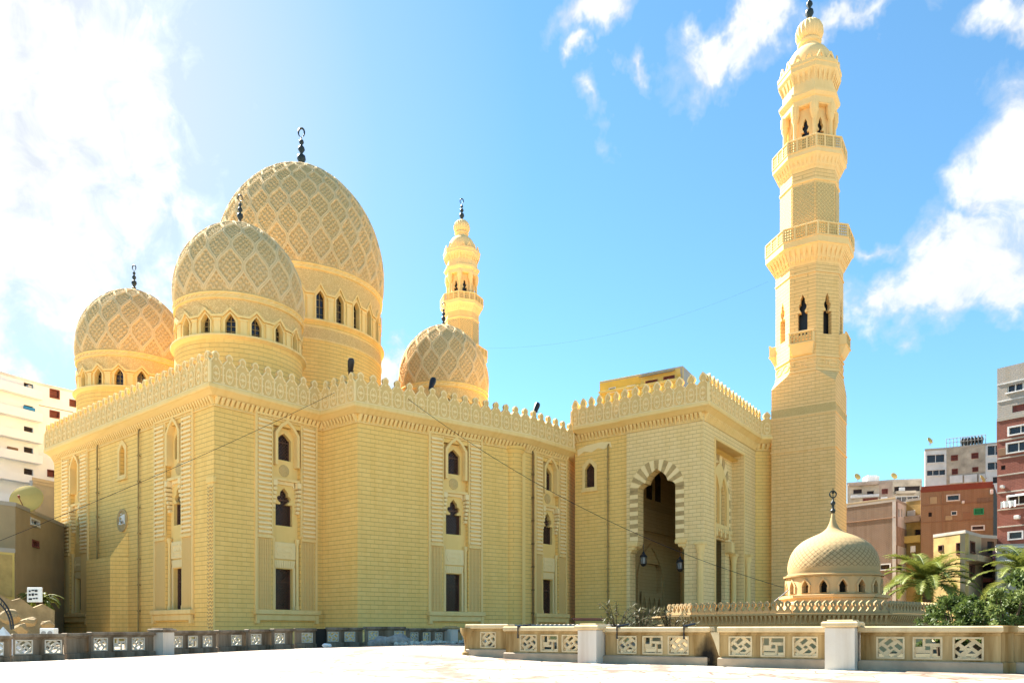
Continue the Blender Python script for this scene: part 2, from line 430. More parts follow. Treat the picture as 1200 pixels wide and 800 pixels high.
# --- window bays
def lattice(mb, x0, x1, z0, z1, y, step=.2, r=.022, clip=None):
    w_, h_ = x1-x0, z1-z0
    k = -h_
    while k < w_:
        for sgn in (1, -1):
            a = max(0, k); b = min(w_, k+h_)
            if b-a > .05:
                za, zb = (a-k), (b-k)
                if sgn < 0: za, zb = h_-za, h_-zb
                mb.tube([(x0+a, y+(.02*sgn), z0+za), (x0+b, y+.02*sgn, z0+zb)], r, 4, cap=False)
        k += step
def bay(f, cx, w):
    hw = w/2; sw = (w-NICHE-.5)/2                    # side strip width
    s = MB(); rbs = {-1: MB(), 1: MB()}
    for sg in (-1, 1):                               # outer frame, ribbed strips, fluted lower strips
        xo = sg*hw; a, b = sorted((xo, xo-sg*.22)); s.bbox(a, b, -.16, .05, Z0-.9, ZT+.15, .03)
        xi = sg*(NICHE/2); a, b = sorted((xi, xi+sg*.16)); s.bbox(a, b, -.12, .05, 9.8, ZT, .03)
        a, b = sorted((xi+sg*.2, xo-sg*.28))
        s.box(a, b, -.02, .05, 9.7, ZT)
        n = 26; p = (ZT-.1-9.8)/n
        for k in range(n): rbs[sg].bbox(a+.01, b-.01, -.22, .04, 9.85+k*p, 9.85+k*p+p*.56, .035)
        a2, b2 = sorted((xi+sg*.05, xo-sg*.25)); s.bbox(a2, b2, -.2, .05, 9.42, 9.72, .04)
    s.bbox(-hw, hw, -.18, .05, ZT+.12, ZT+.34, .04)
    # hood frame over the top window, moulding round the roundel zone
    s.slab([(-1.25, 16.1), (-1.0, 16.1), (-1.0, 18.9), (-.55, 19.55), (0, 19.95), (.55, 19.55), (1.0, 18.9), (1.0, 16.1), (1.25, 16.1), (1.25, 19.0), (.66, 19.8), (0, 20.3), (-.66, 19.8), (-1.25, 19.0)], (), -.2, .42)
    s.slab([(-1.42, 14.75), (1.42, 14.75), (1.42, 15.0), (-1.42, 15.0)], (), .0, .42)
    o = s.build('window_bay', 'trim', mosque, loc=tuple(f.world(cx)-ML), rz=f.rz)
    for rb_ in rbs.values(): rb_.build('ribbed_panel', 'rib', o)
    for sg in (-1, 1):
        lo = MB(); xi = sg*(NICHE/2); a, b = sorted((xi+sg*.1, sg*hw-sg*.28))
        n = max(4, int((b-a)/.16)); q = (b-a)/n
        for k in range(n): lo.box(a+k*q, a+k*q+q*.6, -.07, .03, Z0+.02, 9.4)
        lo.build('fluted_panel', 'fluted', o)
    # niche back panel with three window openings
    nb = MB(); h2 = NICHE/2
    nb.slab(rect(-h2+.003, h2-.003, Z0, ZT-.5), [rect(-.9, .9, Z0+.05, 6.85), trefoil(0, 10.75, 1.75, 3.45), pointed(0, 16.7, 1.45, 2.45, .6)], .42, .95)
    nb.build('niche_panel', 'plain', o)
    tr = MB()
    for sg in (-1, 1):                                # jamb strips, corbels beside the middle window
        a, b = sorted((sg*.93, sg*1.12)); tr.bbox(a, b, .32, .43, Z0+.05, 7.0, .02)
        for k in range(6):
            zz = 11.9+k*.38; pr = .18+.07*k
            tr.bbox(*sorted((sg*h2, sg*(h2-.34))), .42-pr-.12, .43, zz, zz+.3, .05)
        tr.bbox(*sorted((sg*h2, sg*(h2-.4))), -.18, .43, 14.2, 14.75, .05)
    m_ = 9
    for k in range(m_):                               # flat arch of voussoirs
        x0 = -1.15+k*2.3/m_; tr.slab([(x0*.86+.015, 6.92), ((x0+2.3/m_)*.86-.015, 6.92), (x0+2.3/m_-.015, 7.6), (x0+.015, 7.6)], (), .3, .43)
    tr.slab([(-1.0, 14.1), (-.95, 14.75), (.95, 14.75), (1.0, 14.1), (.8, 14.45), (-.8, 14.45)], (), .25, .43)
    tr.build('moulding', 'pale', o)
    ca = MB().bbox(-1.12, 1.12, .27, .43, 7.72, 9.25, .03)
    ca.slab([(-.95, 8.48), (-.72, 8.98), (-.3, 8.9), (0, 9.0), (.3, 8.9), (.72, 8.98), (.95, 8.48), (.72, 8.0), (.3, 8.07), (0, 7.97), (-.3, 8.07), (-.72, 8.0)],
            [[(-.82, 8.48), (-.66, 8.85), (.66, 8.85), (.82, 8.48), (.66, 8.12), (-.66, 8.12)]], .22, .28)
    for k in range(9):
        x = -.55+k*.13; hgt = rnd.uniform(.1, .34); ca.bbox(x, x+.05, .235, .28, 8.28, 8.28+hgt, .01)
    ca.bbox(-.6, .6, .24, .28, 8.26, 8.31, .01)
    ca.build('cartouche', 'pale', o)
    rd = MB()
    for q in range(24):
        a = 2*PI*q/24; rd.add([(0, .34, 15.75), (.52*math.cos(a), .38, 15.75+.52*math.sin(a)), (.52*math.cos(a+PI/12), .38, 15.75+.52*math.sin(a+PI/12)), (.56*math.cos(a), .43, 15.75+.56*math.sin(a)), (.56*math.cos(a+PI/12), .43, 15.75+.56*math.sin(a+PI/12))], [(0, 2, 1), (1, 2, 4, 3)])
    rd.build('roundel', 'carved_fine', o)
    for sg in (-1, 1):
        c = MB().lathe([(.2, Z0+.03), (.2, Z0+.3), (.14, Z0+.45), (.13, 9.0), (.15, 9.1), (.22, 9.35), (.22, 9.6)], 12, (sg*(h2-.18), .2))
        c.build('colonnette', 'trim', o, smooth=40)
    lg = MB().bbox(-hw-.12, hw+.12, -.45, .5, Z0-.42, Z0, .05).bbox(-hw+.05, hw-.05, -.28, .2, Z0-.95, Z0-.42, .04)
    for sg in (-1, 1): lg.bbox(*sorted((sg*hw, sg*(hw-.3))), -.36, .1, Z0-1.25, Z0-.43, .05)
    lg.build('window_ledge', 'trim', o)
    for (x0, x1, z0, z1, yy) in ((-.9, .9, Z0+.02, 6.9, .93), (-.9, .9, 10.7, 14.3, .88), (-.75, .75, 16.6, 19.2, .88)):
        pn = MB().box(x0, x1, yy, yy+.06, z0, z1).build('window', 'glass', o)
        la = MB(); lattice(la, x0, x1, z0, z1, yy-.12, .30, .026)
        la.box(x0, x1, yy-.16, yy-.08, z0+(z1-z0)*.66, z0+(z1-z0)*.66+.09); la.box(x0, x0+.1, yy-.16, yy-.04, z0, z1); la.box(x1-.1, x1, yy-.16, yy-.04, z0, z1)
        la.build('lattice', 'wood', o)
for i, bs in BAYS.items():
    for c, w_ in bs: bay(faces[i], c, w_)

# --- cornice, soffit and muqarnas
def cornice(line, z, closed, name='cornice'):
    mb = MB().sweep(line, [(-1.6, z+.42), (.0, z+.42), (.05, z+.36), (.05, z+.1), (-.03, z), (-.12, z-.02), (-.55, z-.35), (-.9, z-.42), (-1.6, z-.42)], closed)
    return mpart(mb, name, 'trim')
def teeth(f, z, x0, x1, pitch=.44):
    mb = MB(); n = max(1, int((x1-x0)/pitch)); p = (x1-x0)/n
    for k in range(n):
        x = x0+(k+.5)*p; h = p*.36
        mb.add([(x-h, .03, z-.4), (x+h, .03, z-.4), (x+h, -.42, z-.4), (x-h, -.42, z-.4), (x-h, .03, z-1.0), (x+h, .03, z-1.0), (x+h*.3, -.10, z-1.02), (x-h*.3, -.10, z-1.02), (x, -.34, z-.62)],
               [(0, 3, 2, 1), (4, 5, 6, 7), (0, 1, 5, 4), (3, 8, 2), (3, 7, 8), (2, 8, 6), (8, 7, 6), (3, 0, 4, 7), (1, 2, 6, 5)])
    mb.bbox(x0, x1, -.10, .03, z-1.16, z-1.03, .03)
    return mpart(mb, 'muqarnas_band', 'carved' if False else 'trim', f)
cornice(ring, zc, True)
for i in range(5): teeth(faces[i], zc, .0, faces[i].L)

def crest(p, h1, h2, shape='round'):
    q = p/2
    if shape == 'round': half = [(q*.99, 0), (q*.99, h1), (q*.62, h1+h2*.30), (q*.42, h1+h2*.40), (q*.40, h1+h2*.50), (q*.50, h1+h2*.62), (q*.46, h1+h2*.80), (q*.24, h1+h2*.94), (q*.07, h1+h2)]
    else: half = [(q*.99, 0), (q*.99, h1), (q*.70, h1+h2*.16), (q*.50, h1+h2*.24), (q*.46, h1+h2*.32), (q*.66, h1+h2*.42), (q*.68, h1+h2*.58), (q*.50, h1+h2*.76), (q*.2, h1+h2*.92), (q*.0+.02, h1+h2)]
    return [(x, z) for x, z in half]+[(-x, z) for x, z in half[::-1]]
def parapet(a, b, z, pitch, h1, h2, zoff=0.0, shape='round', mat='parapet_ground'):
    f = Face(a, b); n = max(1, round(f.L/pitch)); p = f.L/n
    body = MB(); rib = MB(); out_ = crest(p, h1, h2, shape); zb = z+.42
    for k in range(n):
        cx = (k+.5)*p; T = lambda v, c=cx: Vector((v.x+c, v.y, v.z+zb+zoff))
        body.slab(out_, (), .10, .34, T)
        # carved arabesque: ogee ring, disc, buds
        r = p*.30; zc_ = h1*.5
        ring_o = [(r*.95*math.cos(t)*abs(math.cos(t))**.2, zc_+h1*.40*math.sin(t)) for t in [2*PI*q/16 for q in range(16)]]
        ring_i = [(x*.78, zc_+(zz-zc_)*.80) for x, zz in ring_o]
        rib.slab(ring_o, [ring_i], .045, .11, T)
        for (bx, bz, br) in ((0, zc_, .13), (0, zc_+h1*.25, .07), (0, zc_-h1*.25, .07), (r*.5, zc_, .06), (-r*.5, zc_, .06), (p*.40, h1*.12, .07), (-p*.40, h1*.12, .07), (p*.40, h1*.86, .07), (-p*.40, h1*.86, .07), (p*.41, h1*.5, .055), (-p*.41, h1*.5, .055), (0, h1+h2*.30, .09)):
            rib.slab([(bx+br*math.cos(t), bz+br*1.2*math.sin(t)) for t in [PI/4*q for q in range(8)]], (), .045, .11, T)
        # raised rim following the crest
        inn = [(x*.80, zz if zz > h1 else zz) for x, zz in out_]
        top_o = [q for q in out_ if q[1] >= h1]; top_i = [(x*.74, h1+(zz-h1)*.84+.01) for x, zz in top_o]
        rib.slab(top_o+top_i[::-1], (), .04, .12, T)
        rib.box(cx-p/2-.05, cx-p/2+.05, .0, .14, zb+zoff, zb+h1+.02+zoff)
        # openings read dark between heads: low coping block
        rib.box(cx-p*.5, cx+p*.5, .03, .12, zb+zoff, zb+.10+zoff)
    rib.box(f.L-.05, f.L+.05, .0, .14, zb+zoff, zb+h1+zoff)
    o = mpart(body, 'parapet', mat, f); r_ = rib.build('tracery', 'pale', o)
    return o
for i in range(N):
    a, b = ring[i], ring[(i+1) % N]
    if i < 5: parapet(a, b, zc, 1.24, 1.72, 1.0, .003*(i % 2))
    elif i in (5, 9): parapet(a, b, zc, 1.24, 1.72, 1.0, .006)
# roof
mb = MB(); nW = len(W); mb.add([(p.x, p.y, zc+.05) for p in inset_closed(ring, 1.5)], [tuple(range(nW))]); mpart(mb, 'roof', 'plain')

# --- details on the left facade
f0 = faces[0]
def niche_window(f, cx, z0, w_, h_, closed=True):
    mb = MB(); o_ = pointed(cx, z0-.28, w_+.62, h_+.75, .75); mb.slab(o_, [pointed(cx, z0, w_, h_)], -.12, .04)
    mb.bbox(cx-w_/2-.42, cx+w_/2+.42, -.22, .05, z0-.5, z0-.26, .04)
    o = mpart(mb, 'window_frame', 'trim', f)
    MB().box(cx-w_/2-.05, cx+w_/2+.05, .5 if closed else .42, .6 if closed else .5, z0-.05, z0+h_+.05).build('blind_panel' if closed else 'window', 'plain' if closed else 'glass', o)
    if not closed:
        la = MB(); lattice(la, cx-w_/2, cx+w_/2, z0, z0+h_, .33, .22, .024); la.build('lattice', 'wood', o)
niche_window(f0, 17.75, 16.5, 1.25, 3.0, True)
# medallion with the white calligraphy
md = MB()
for q in range(32):
    a0, a1_ = 2*PI*q/32, 2*PI*(q+1)/32
    P = []
    for (r, y) in ((1.12, .0), (1.12, -.13), (.92, -.13), (.90, -.06), (0, -.06)): P.append((r, y))
    vs = []; 
    for (r, y) in P: vs += [(17.75+r*math.cos(a0), y, 12.05+r*math.sin(a0)), (17.75+r*math.cos(a1_), y, 12.05+r*math.sin(a1_))]
    md.add(vs, [(0, 1, 3, 2), (2, 3, 5, 4), (4, 5, 7, 6), (6, 7, 8)])
med = mpart(md, 'medallion', 'ablaq', f0)
cal = MB()
def stroke(pts, r=.06): cal.tube([(17.75+x, -.10, 12.05+z) for x, z in pts], r, 6)
stroke([(.55, -.4), (.56, .1), (.52, .55)], .065)                                    # alif
stroke([(.33, .55), (.34, .0), (.28, -.3), (.1, -.38)], .065); stroke([(.08, .5), (.1, -.1), (.02, -.34), (-.2, -.38)], .065)
stroke([(-.2, -.38), (-.42, -.32), (-.52, -.1), (-.42, .08), (-.26, .0), (-.28, -.2), (-.5, -.36), (-.66, -.3)], .06)
stroke([(-.3, .42), (-.2, .3), (-.12, .42), (-.02, .3)], .045); stroke([(-.05, .66), (-.35, .62)], .04)
stroke([(-.6, .35), (-.5, .25), (-.55, .1)], .045)
cal.build('calligraphy', 'white', med, smooth=60)
# projecting exterior niche block with the raised hood
hb = MB()
hb.add([(12.35, -1.3, BASE), (18.0, -1.3, BASE), (18.9, .0, BASE), (12.35, 0, BASE), (12.35, -1.3, 8.35), (18.0, -1.3, 8.35), (18.9, 0, 8.5), (12.35, 0, 8.5)],
       [(0, 3, 2, 1), (4, 5, 6, 7), (0, 1, 5, 4), (1, 2, 6, 5), (2, 3, 7, 6), (3, 0, 4, 7)])
hb.add([(15.2, -.02, 8.52), (19.0, -.02, 8.52), (19.0, -.02, 10.9), (17.9, -1.28, 8.37), (18.1, -1.0, 8.37)], [(0, 3, 2), (3, 1, 2), (0, 1, 3), (0, 2, 1)])
mpart(hb, 'mihrab_projection', 'wall', f0)
# carved strip beside the corner
cp = MB().bbox(34.35, 35.25, -.12, .05, BASE, 13.6, .03).bbox(34.2, 35.4, -.2, .05, 13.6, 14.15, .05)
cs = MB()
k = 0
zz = 0.2
while zz < 13.4:
    for j in range(2):
        cx = 34.57+j*.45; cs.slab([(cx-.2, zz+.14), (cx, zz), (cx+.2, zz+.14), (cx+.2, zz+.22), (cx, zz+.08), (cx-.2, zz+.22)], (), -.19, -.11)
    zz += .3
o = mpart(cp, 'corner_pilaster', 'plain', f0); cs.build('chevron_carving', 'carved_fine', o)
def drainpipe(f, x, z1, y=-.22, mat='pipe', r=.085, z0=BASE):
    mb = MB().cyl(x, y, z0, z1, r, n=8)
    z = z0+1.6
    while z < z1:
        mb.cyl(x, y, z, z+.14, r*1.7, n=8); mb.box(x-.03, x+.03, y, .02, z+.03, z+.09); z += 2.45
    mb.tube([(x, y, z1), (x, y+.05, z1+.25), (x, .1, z1+.45)], r, 8)
    return mpart(mb, 'drainpipe', mat, f, smooth=50)
drainpipe(f0, f0.sx(116.5), 20.0); drainpipe(f0, f0.sx(165), 20.0)
f3, f4 = faces[3], faces[4]
drainpipe(f4, f4.sx(622.8), 20.0, mat='pipe_dark')
# rounded buttress near the bend
bt = MB().lathe([(.95, BASE), (.95, 19.6), (1.05, 19.75), (1.25, 20.1), (1.3, 20.3)], 20, (f3.L-1.25, .35)); mpart(bt, 'engaged_pier', 'wall_round', f3, smooth=35)
pl = MB().bbox(f3.L-.75, f3.L+.0, -.14, .05, BASE, 20.0, .03); mpart(pl, 'pilaster', 'plain', f3)
# plinth course
pb = MB()
for i in range(5):
    f = faces[i]; pb.sweep([f.world(0, 0).xy, f.world(f.L, 0).xy], [(-.1, BASE), (.18, BASE), (.18, .9), (.1, 1.0), (-.1, 1.0)])
mpart(pb, 'plinth', 'plain')

# ------------------------------------------------------------------ domes
def make_dome(Rr, z0, H, Ncell, nu_per, nv, rows, depth, prof=None):
    prof = prof or [(1.0, 0), (1.012, .08), (1.018, .18), (1.005, .29), (.965, .41), (.90, .53), (.80, .65), (.665, .76), (.50, .86), (.31, .935), (.14, .978), (.0, 1.0)]
    P = np.array(prof); tt = np.linspace(0, 1, len(P)); ts = np.linspace(0, 1, nv+1)
    # smooth Catmull resample
    def cr(y):
        out_ = []
        for t in ts:
            s_ = t*(len(y)-1); i = min(int(s_), len(y)-2); u = s_-i
            p0 = y[max(i-1, 0)]; p1 = y[i]; p2 = y[i+1]; p3 = y[min(i+2, len(y)-1)]
            out_.append(.5*((2*p1)+(-p0+p2)*u+(2*p0-5*p1+4*p2-p3)*u*u+(-p0+3*p1-3*p2+p3)*u**3))
        return np.array(out_)
    r = np.maximum(cr(P[:, 0]), 0)*Rr; z = cr(P[:, 1])*H
    ds = np.hypot(np.diff(r), np.diff(z)); arc = np.concatenate([[0], np.cumsum(ds)])
    # reparametrise by arc
    ta = np.linspace(0, arc[-1], nv+1); r = np.interp(ta, arc, r); z = np.interp(ta, arc, z)
    cw0 = 2*PI*Rr/Ncell; vl0 = 2.0*cw0
    dv = (arc[-1]/nv)/(vl0*np.maximum(r/Rr, .12)**.55); v = np.concatenate([[0], np.cumsum(dv)])[:nv+1]
    nu = Ncell*nu_per; th = np.arange(nu)/nu*2*PI; u = np.arange(nu)/nu*Ncell
    U, V = np.meshgrid(u, v); Rg = r[:, None]*np.ones_like(U); cw = 2*PI*Rg/Ncell; vl = vl0*np.maximum(Rg/Rr, .12)**.55
    c = .25*(1+np.cos(2*PI*V)); c = np.clip(c, .015, .485)
    slope = np.abs(.25*2*PI*np.sin(2*PI*V))*cw/vl
    def d(uu): f_ = np.abs((uu+.5) % 1-.5); return f_
    dist = np.minimum(d(U-c), d(U+c))*cw/np.sqrt(1+slope**2)
    hw = .074*cw0*np.maximum(Rg/Rr, .05)**.7
    band = np.clip((hw-dist)/(hw*.28), 0, 1); band = band*band*(3-2*band)
    groove = np.exp(-(dist/(hw*.28))**2)*.45
    ul = (U+.5) % 1-.5
    ar = .42+.55*np.cos(2*PI*4*ul)*np.cos(2*PI*7*V)+.45*np.cos(2*PI*(7*np.abs(ul)+6*V))*np.cos(2*PI*(5*np.abs(ul)-7*V))+.3*np.cos(2*PI*(9*np.abs(ul)-8*V))
    ar = np.clip(ar, 0, 1)
    h_ = depth*(band*(1-groove))+depth*.55*ar*(1-band)
    fade = np.clip((ta[-1]-ta)/(ta[-1]*.06), 0, 1)[:, None]; base_f = np.clip(ta/(ta[-1]*.02), 0, 1)[:, None]
    h_ = h_*fade*base_f
    # normals
    dr = np.gradient(r); dz_ = np.gradient(z); ln = np.hypot(dr, dz_); nr, nz = dz_/ln, -dr/ln
    rr = Rg+h_*nr[:, None]; zz_ = z[:, None]+h_*nz[:, None]+z0
    X = rr*np.cos(th)[None, :]; Y = rr*np.sin(th)[None, :]
    co = np.stack([X, Y, zz_*np.ones_like(X)], -1).reshape(-1, 3)
    i = np.arange(nu); j = (i+1) % nu; k = np.arange(nv)[:, None]*nu
    q = np.stack([k+i, k+j, k+nu+j, k+nu+i], -1).reshape(-1, 4)
    me = bpy.data.meshes.new('dome'); me.vertices.add(len(co)); me.vertices.foreach_set('co', co.astype('f').ravel())
    me.loops.add(q.size); me.loops.foreach_set('vertex_index', q.astype('i').ravel()); me.polygons.add(len(q))
    me.polygons.foreach_set('loop_start', (np.arange(len(q))*4).astype('i')); me.polygons.foreach_set('loop_total', np.full(len(q), 4, 'i'))
    me.update(calc_edges=True); me.validate()
    me.polygons.foreach_set('use_smooth', [True]*len(q))
    at_ = me.attributes.new('relief', 'FLOAT', 'POINT'); at_.data.foreach_set('value', (band*(1-.6*groove/.45)+.62*ar*(1-band)).astype('f').ravel())
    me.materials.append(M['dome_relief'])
    o = bpy.data.objects.new('dome', me); col.objects.link(o); return o
def dome_mat():
    m, t, b = newmat('dome_relief')
    co = t.node('ShaderNodeTexCoord').outputs['Object']
    a = t.node('ShaderNodeAttribute', attribute_name='relief').outputs['Fac']
    c = t.mix(t.ramp(a, [(.0, 0), (.95, 1)]), (.52, .335, .14), (.82, .59, .32))       # shade of the carved hollows put into the colour, by relief
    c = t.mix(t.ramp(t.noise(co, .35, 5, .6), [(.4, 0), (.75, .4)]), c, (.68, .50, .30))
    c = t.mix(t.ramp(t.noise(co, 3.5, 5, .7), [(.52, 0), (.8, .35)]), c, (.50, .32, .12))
    t.put(b.inputs['Base Color'], c); b.inputs['Roughness'].default_value = .9; b.inputs['Specular IOR Level'].default_value = .1
    bn = t.node('ShaderNodeBump'); bn.inputs['Strength'].default_value = .6; bn.inputs['Distance'].default_value = .05
    t.put(bn.inputs['Height'], t.noise(co, 6, 5, .7)); t.l.new(bn.outputs[0], b.inputs['Normal'])
    return m
M['dome_relief'] = dome_mat()

def finial(parent, z, s, mat='bronze'):
    mb = MB().lathe([(.30*s, z-.3*s), (.34*s, z+.0), (.16*s, z+.15*s), (.20*s, z+.25*s), (.46*s, z+.75*s), (.40*s, z+1.1*s), (.14*s, z+1.3*s), (.14*s, z+1.4*s), (.36*s, z+1.75*s), (.30*s, z+2.0*s), (.12*s, z+2.2*s), (.12*s, z+2.3*s), (.26*s, z+2.5*s), (.22*s, z+2.7*s), (.08*s, z+2.85*s), (.05*s, z+3.1*s)], 14)
    o = mb.build('finial', mat, parent, smooth=50)
    cr = MB(); pts = []
    for q in range(25):                                   # crescent ring
        a = R(-90+18+q*(360-36)/24); pts.append((.42*s*math.cos(a)*.75, 0, z+3.55*s+.46*s*math.sin(a)))
    for k in range(24):
        w0 = .11*s*math.sin(PI*(k+.001)/24)**.6+.02*s; w1 = .11*s*math.sin(PI*(k+1)/24)**.6+.02*s
        cr.tube([pts[k], pts[k+1]], (w0+w1)/2*.8, 6, cap=False)
    cr.add(*([], []))
    cr.build('crescent', mat, parent, smooth=60)
    return o
def drum(parent, Rr, zroof, zled, zwin1, zsp, Nw, inscr=False):
    """brick drum, ledge, ring of windows, strap-work frieze below the dome"""
    mb = MB().lathe([(Rr+.02, zroof), (Rr+.02, zled-.32)], 128, cap=False)
    mb.build('drum', 'wall_round', parent, smooth=30)
    lg = MB().lathe([(Rr-.1, zled-.42), (Rr+.08, zled-.38), (Rr+.16, zled-.26), (Rr+.36, zled-.2), (Rr+.4, zled-.08), (Rr+.36, zled), (Rr-.8, zled+.05)], 128, cap=False)
    if inscr: lg.lathe([(Rr, zled-2.3), (Rr+.1, zled-2.25), (Rr+.1, zled-2.1), (Rr+.02, zled-2.05)], 128, cap=False).lathe([(Rr, zled-.95), (Rr+.1, zled-.9), (Rr+.1, zled-.78), (Rr+.02, zled-.7)], 128, cap=False)
    lg.build('ledge', 'trim', parent, smooth=45)
    if inscr: MB().lathe([(Rr+.04, zled-2.08), (Rr+.04, zled-.92)], 128, cap=False).build('inscription_band', 'frieze', parent, smooth=30)
    cw = 2*PI*Rr/Nw; ww = cw*.40; wh = zwin1-zled
    wl = MB(); tr = MB(); gl = MB(); fr = MB(); bars = MB()
    zs0 = zled; top = zsp-.15
    for k in range(Nw):
        th0 = 2*PI*(k+.5)/Nw
        def T(v, th0=th0):
            th = th0+v.x/Rr; r_ = Rr-v.y; return Vector((r_*math.cos(th), r_*math.sin(th), v.z))
        h = cw/2
        hole = pointed(0, zs0+.1, ww, wh, ww*.7)
        wl.slab([(-h, zs0), (-h*.5, zs0), (h*.5, zs0), (h, zs0), (h, top), (h*.5, top), (-h*.5, top), (-h, top)], [hole], .12, .75, T)
        # raised frame, splayed
        of = pointed(0, zs0+.1, ww*1.35, wh*1.08, ww*.85); tr.slab(of, [hole], .04, .14, T)
        # pilasters
        for sg in (-1, 1):
            a, b = sorted((sg*(h-.001), sg*(h-cw*.12))); tr.box(a, b, .0, .14, zs0, zs0+wh*.72, T); tr.box(*sorted((sg*(h-.001), sg*(h-cw*.15))), -.05, .14, zs0+wh*.72, zs0+wh*.82, T)
        zz1, zz2 = zs0+wh*.88, zs0+wh*1.22; q = cw*.045
        tr.slab([(-h, zz1), (-h*.55, zz1), (0, zz2), (h*.55, zz1), (h, zz1), (h, zz1+q*2), (h*.62, zz1+q*2), (0, zz2+q*2.4), (-h*.62, zz1+q*2), (-h, zz1+q*2)], (), -.08, .14, T)
        fr.slab([(-h, zz1+q*2), (-h*.62, zz1+q*2), (0, zz2+q*2.4), (h*.62, zz1+q*2), (h, zz1+q*2), (h, top), (0, top), (-h, top)], (), .02, .13, T)
        gl.box(-ww*.55, ww*.55, .62, .68, zs0, zs0+wh+.2, T)
        bars.box(-.035, .035, .54, .6, zs0, zs0+wh, T)
        for q_ in (.25, .5, .75): bars.box(-ww/2, ww/2, .54, .6, zs0+wh*q_, zs0+wh*q_+.05, T)
    wl.build('window_ring', 'plain', parent); tr.build('window_surround', 'trim', parent); fr.build('frieze', 'frieze', parent)
    gl.build('window', 'glass', parent); bars.build('window_bar', 'pipe', parent)
    mo = MB().lathe([(Rr-.2, top), (Rr+.02, top), (Rr+.14, top+.06), (Rr+.14, top+.16), (Rr+.05, top+.2), (Rr+.05, top+.42), (Rr+.12, top+.46), (Rr+.2, top+.56), (Rr+.12, top+.66), (Rr-.1, top+.7)], 128, cap=False)
    mo.build('moulding', 'trim', parent, smooth=45)
    rp = MB()
    nb = Nw*4
    for k in range(nb):
        a = 2*PI*k/nb; b_ = 2*PI*(k+.62)/nb; r_ = Rr+.11
        rp.tube([(r_*math.cos(a), r_*math.sin(a), top+.24), (r_*math.cos(b_), r_*math.sin(b_), top+.4)], .05, 4)
    rp.build('rope_carving', 'pale', parent)
def full_dome(x, y, Rr, zroof, zled, zwin1, zsp, ztop, Nw, nv, rows, fs, inscr=False, depth=.14, proto=None, label=None):
    if proto is not None:
        c = dup(proto, mosque, loc=(x-ML.x, y-ML.y, 0)); c['label'] = label; return c
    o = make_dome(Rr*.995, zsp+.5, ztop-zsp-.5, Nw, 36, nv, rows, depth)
    o.parent = mosque; o.location = (x-ML.x, y-ML.y, 0)
    drum(o, Rr, zroof, zled, zwin1, zsp, Nw, inscr)
    cap = MB().lathe([(Rr*.14, ztop-.42*Rr/5.8), (Rr*.085, ztop-.02), (Rr*.04, ztop+.25), (Rr*.035, ztop+.35)], 20); cap.build('dome_cap', 'pale', o, smooth=50)
    finial(o, ztop+.5, fs)
    return o
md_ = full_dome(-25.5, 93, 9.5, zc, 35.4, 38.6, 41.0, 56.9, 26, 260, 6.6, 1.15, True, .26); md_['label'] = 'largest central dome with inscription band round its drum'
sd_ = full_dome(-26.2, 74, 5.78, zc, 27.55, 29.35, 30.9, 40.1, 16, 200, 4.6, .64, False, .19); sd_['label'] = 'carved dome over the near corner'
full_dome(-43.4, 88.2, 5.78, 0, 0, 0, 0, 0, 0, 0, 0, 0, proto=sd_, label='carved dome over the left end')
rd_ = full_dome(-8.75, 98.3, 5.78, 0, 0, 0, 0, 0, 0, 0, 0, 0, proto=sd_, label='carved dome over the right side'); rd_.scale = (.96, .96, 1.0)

# ------------------------------------------------------------------ porch
fE = Face(*inset(EP, OFF)[0:2]); PW = inset(EP, OFF)
fE = Face(PW[0], PW[1]); fG = Face(PW[1], PW[2]); fH = Face(PW[2], PW[3])
sE = 6.7                                               # right part of the front stands .3 m proud
AC = fE.sx(770.5)                                       # arch axis
def arch_pts(c, hw_, zs, zt, n=5, cusp=True):
    """right half of a lobed pointed arch from (hw, zs) up to (0, zt)"""
    H_ = zt-zs; P = []
    P += [(hw_, zs), (hw_*.97, zs+H_*.12), (hw_*.88, zs+H_*.22), (hw_*.74, zs+H_*.29), (hw_*.60, zs+H_*.31)] if cusp else [(hw_, zs), (hw_*.97, zs+H_*.2), (hw_*.85, zs+H_*.42), (hw_*.66, zs+H_*.62), (hw_*.5, zs+H_*.74)]
    P += [(hw_*.56, zs+H_*.42), (hw_*.5, zs+H_*.58), (hw_*.34, zs+H_*.76), (hw_*.14, zs+H_*.90)] if cusp else [(hw_*.25, zs+H_*.9)]
    return [(c+x, z) for x, z in P]+[(c, zt)]+[(c-x, z) for x, z in P[::-1]]
def arch_hole(c, hw1, hw0, zb, zs, zt):
    """narrower above the corbels at zb, wider below"""
    up = arch_pts(c, hw1, zs, zt)
    lower_r = [(c+hw0, BASE+.02), (c+hw0, zb-.5), (c+hw0-.12, zb-.42), (c+hw0-.25, zb-.15), (c+hw1+.25, zb+.1), (c+hw1+.05, zb+.45), (c+hw1, zb+.9)]
    return lower_r+up+[(2*c-x, z) for x, z in lower_r[::-1]]
hwU = (fE.sx(792.5)-fE.sx(748.5))/2; hwL = (fE.sx(803)-fE.sx(739.5))/2
zap = fE.sx(770.5, 549.5)[1]; zsp = fE.sx(748, 568)[1]; zcb = fE.sx(748, 640)[1]
holeE = arch_hole(AC, hwU, hwL, zcb-.2, zsp-.6, zap)
wx0, wx1 = fE.sx(685.5), fE.sx(697.5)
hexw = pointed((wx0+wx1)/2, 17.2, 1.25, 2.75, .6)
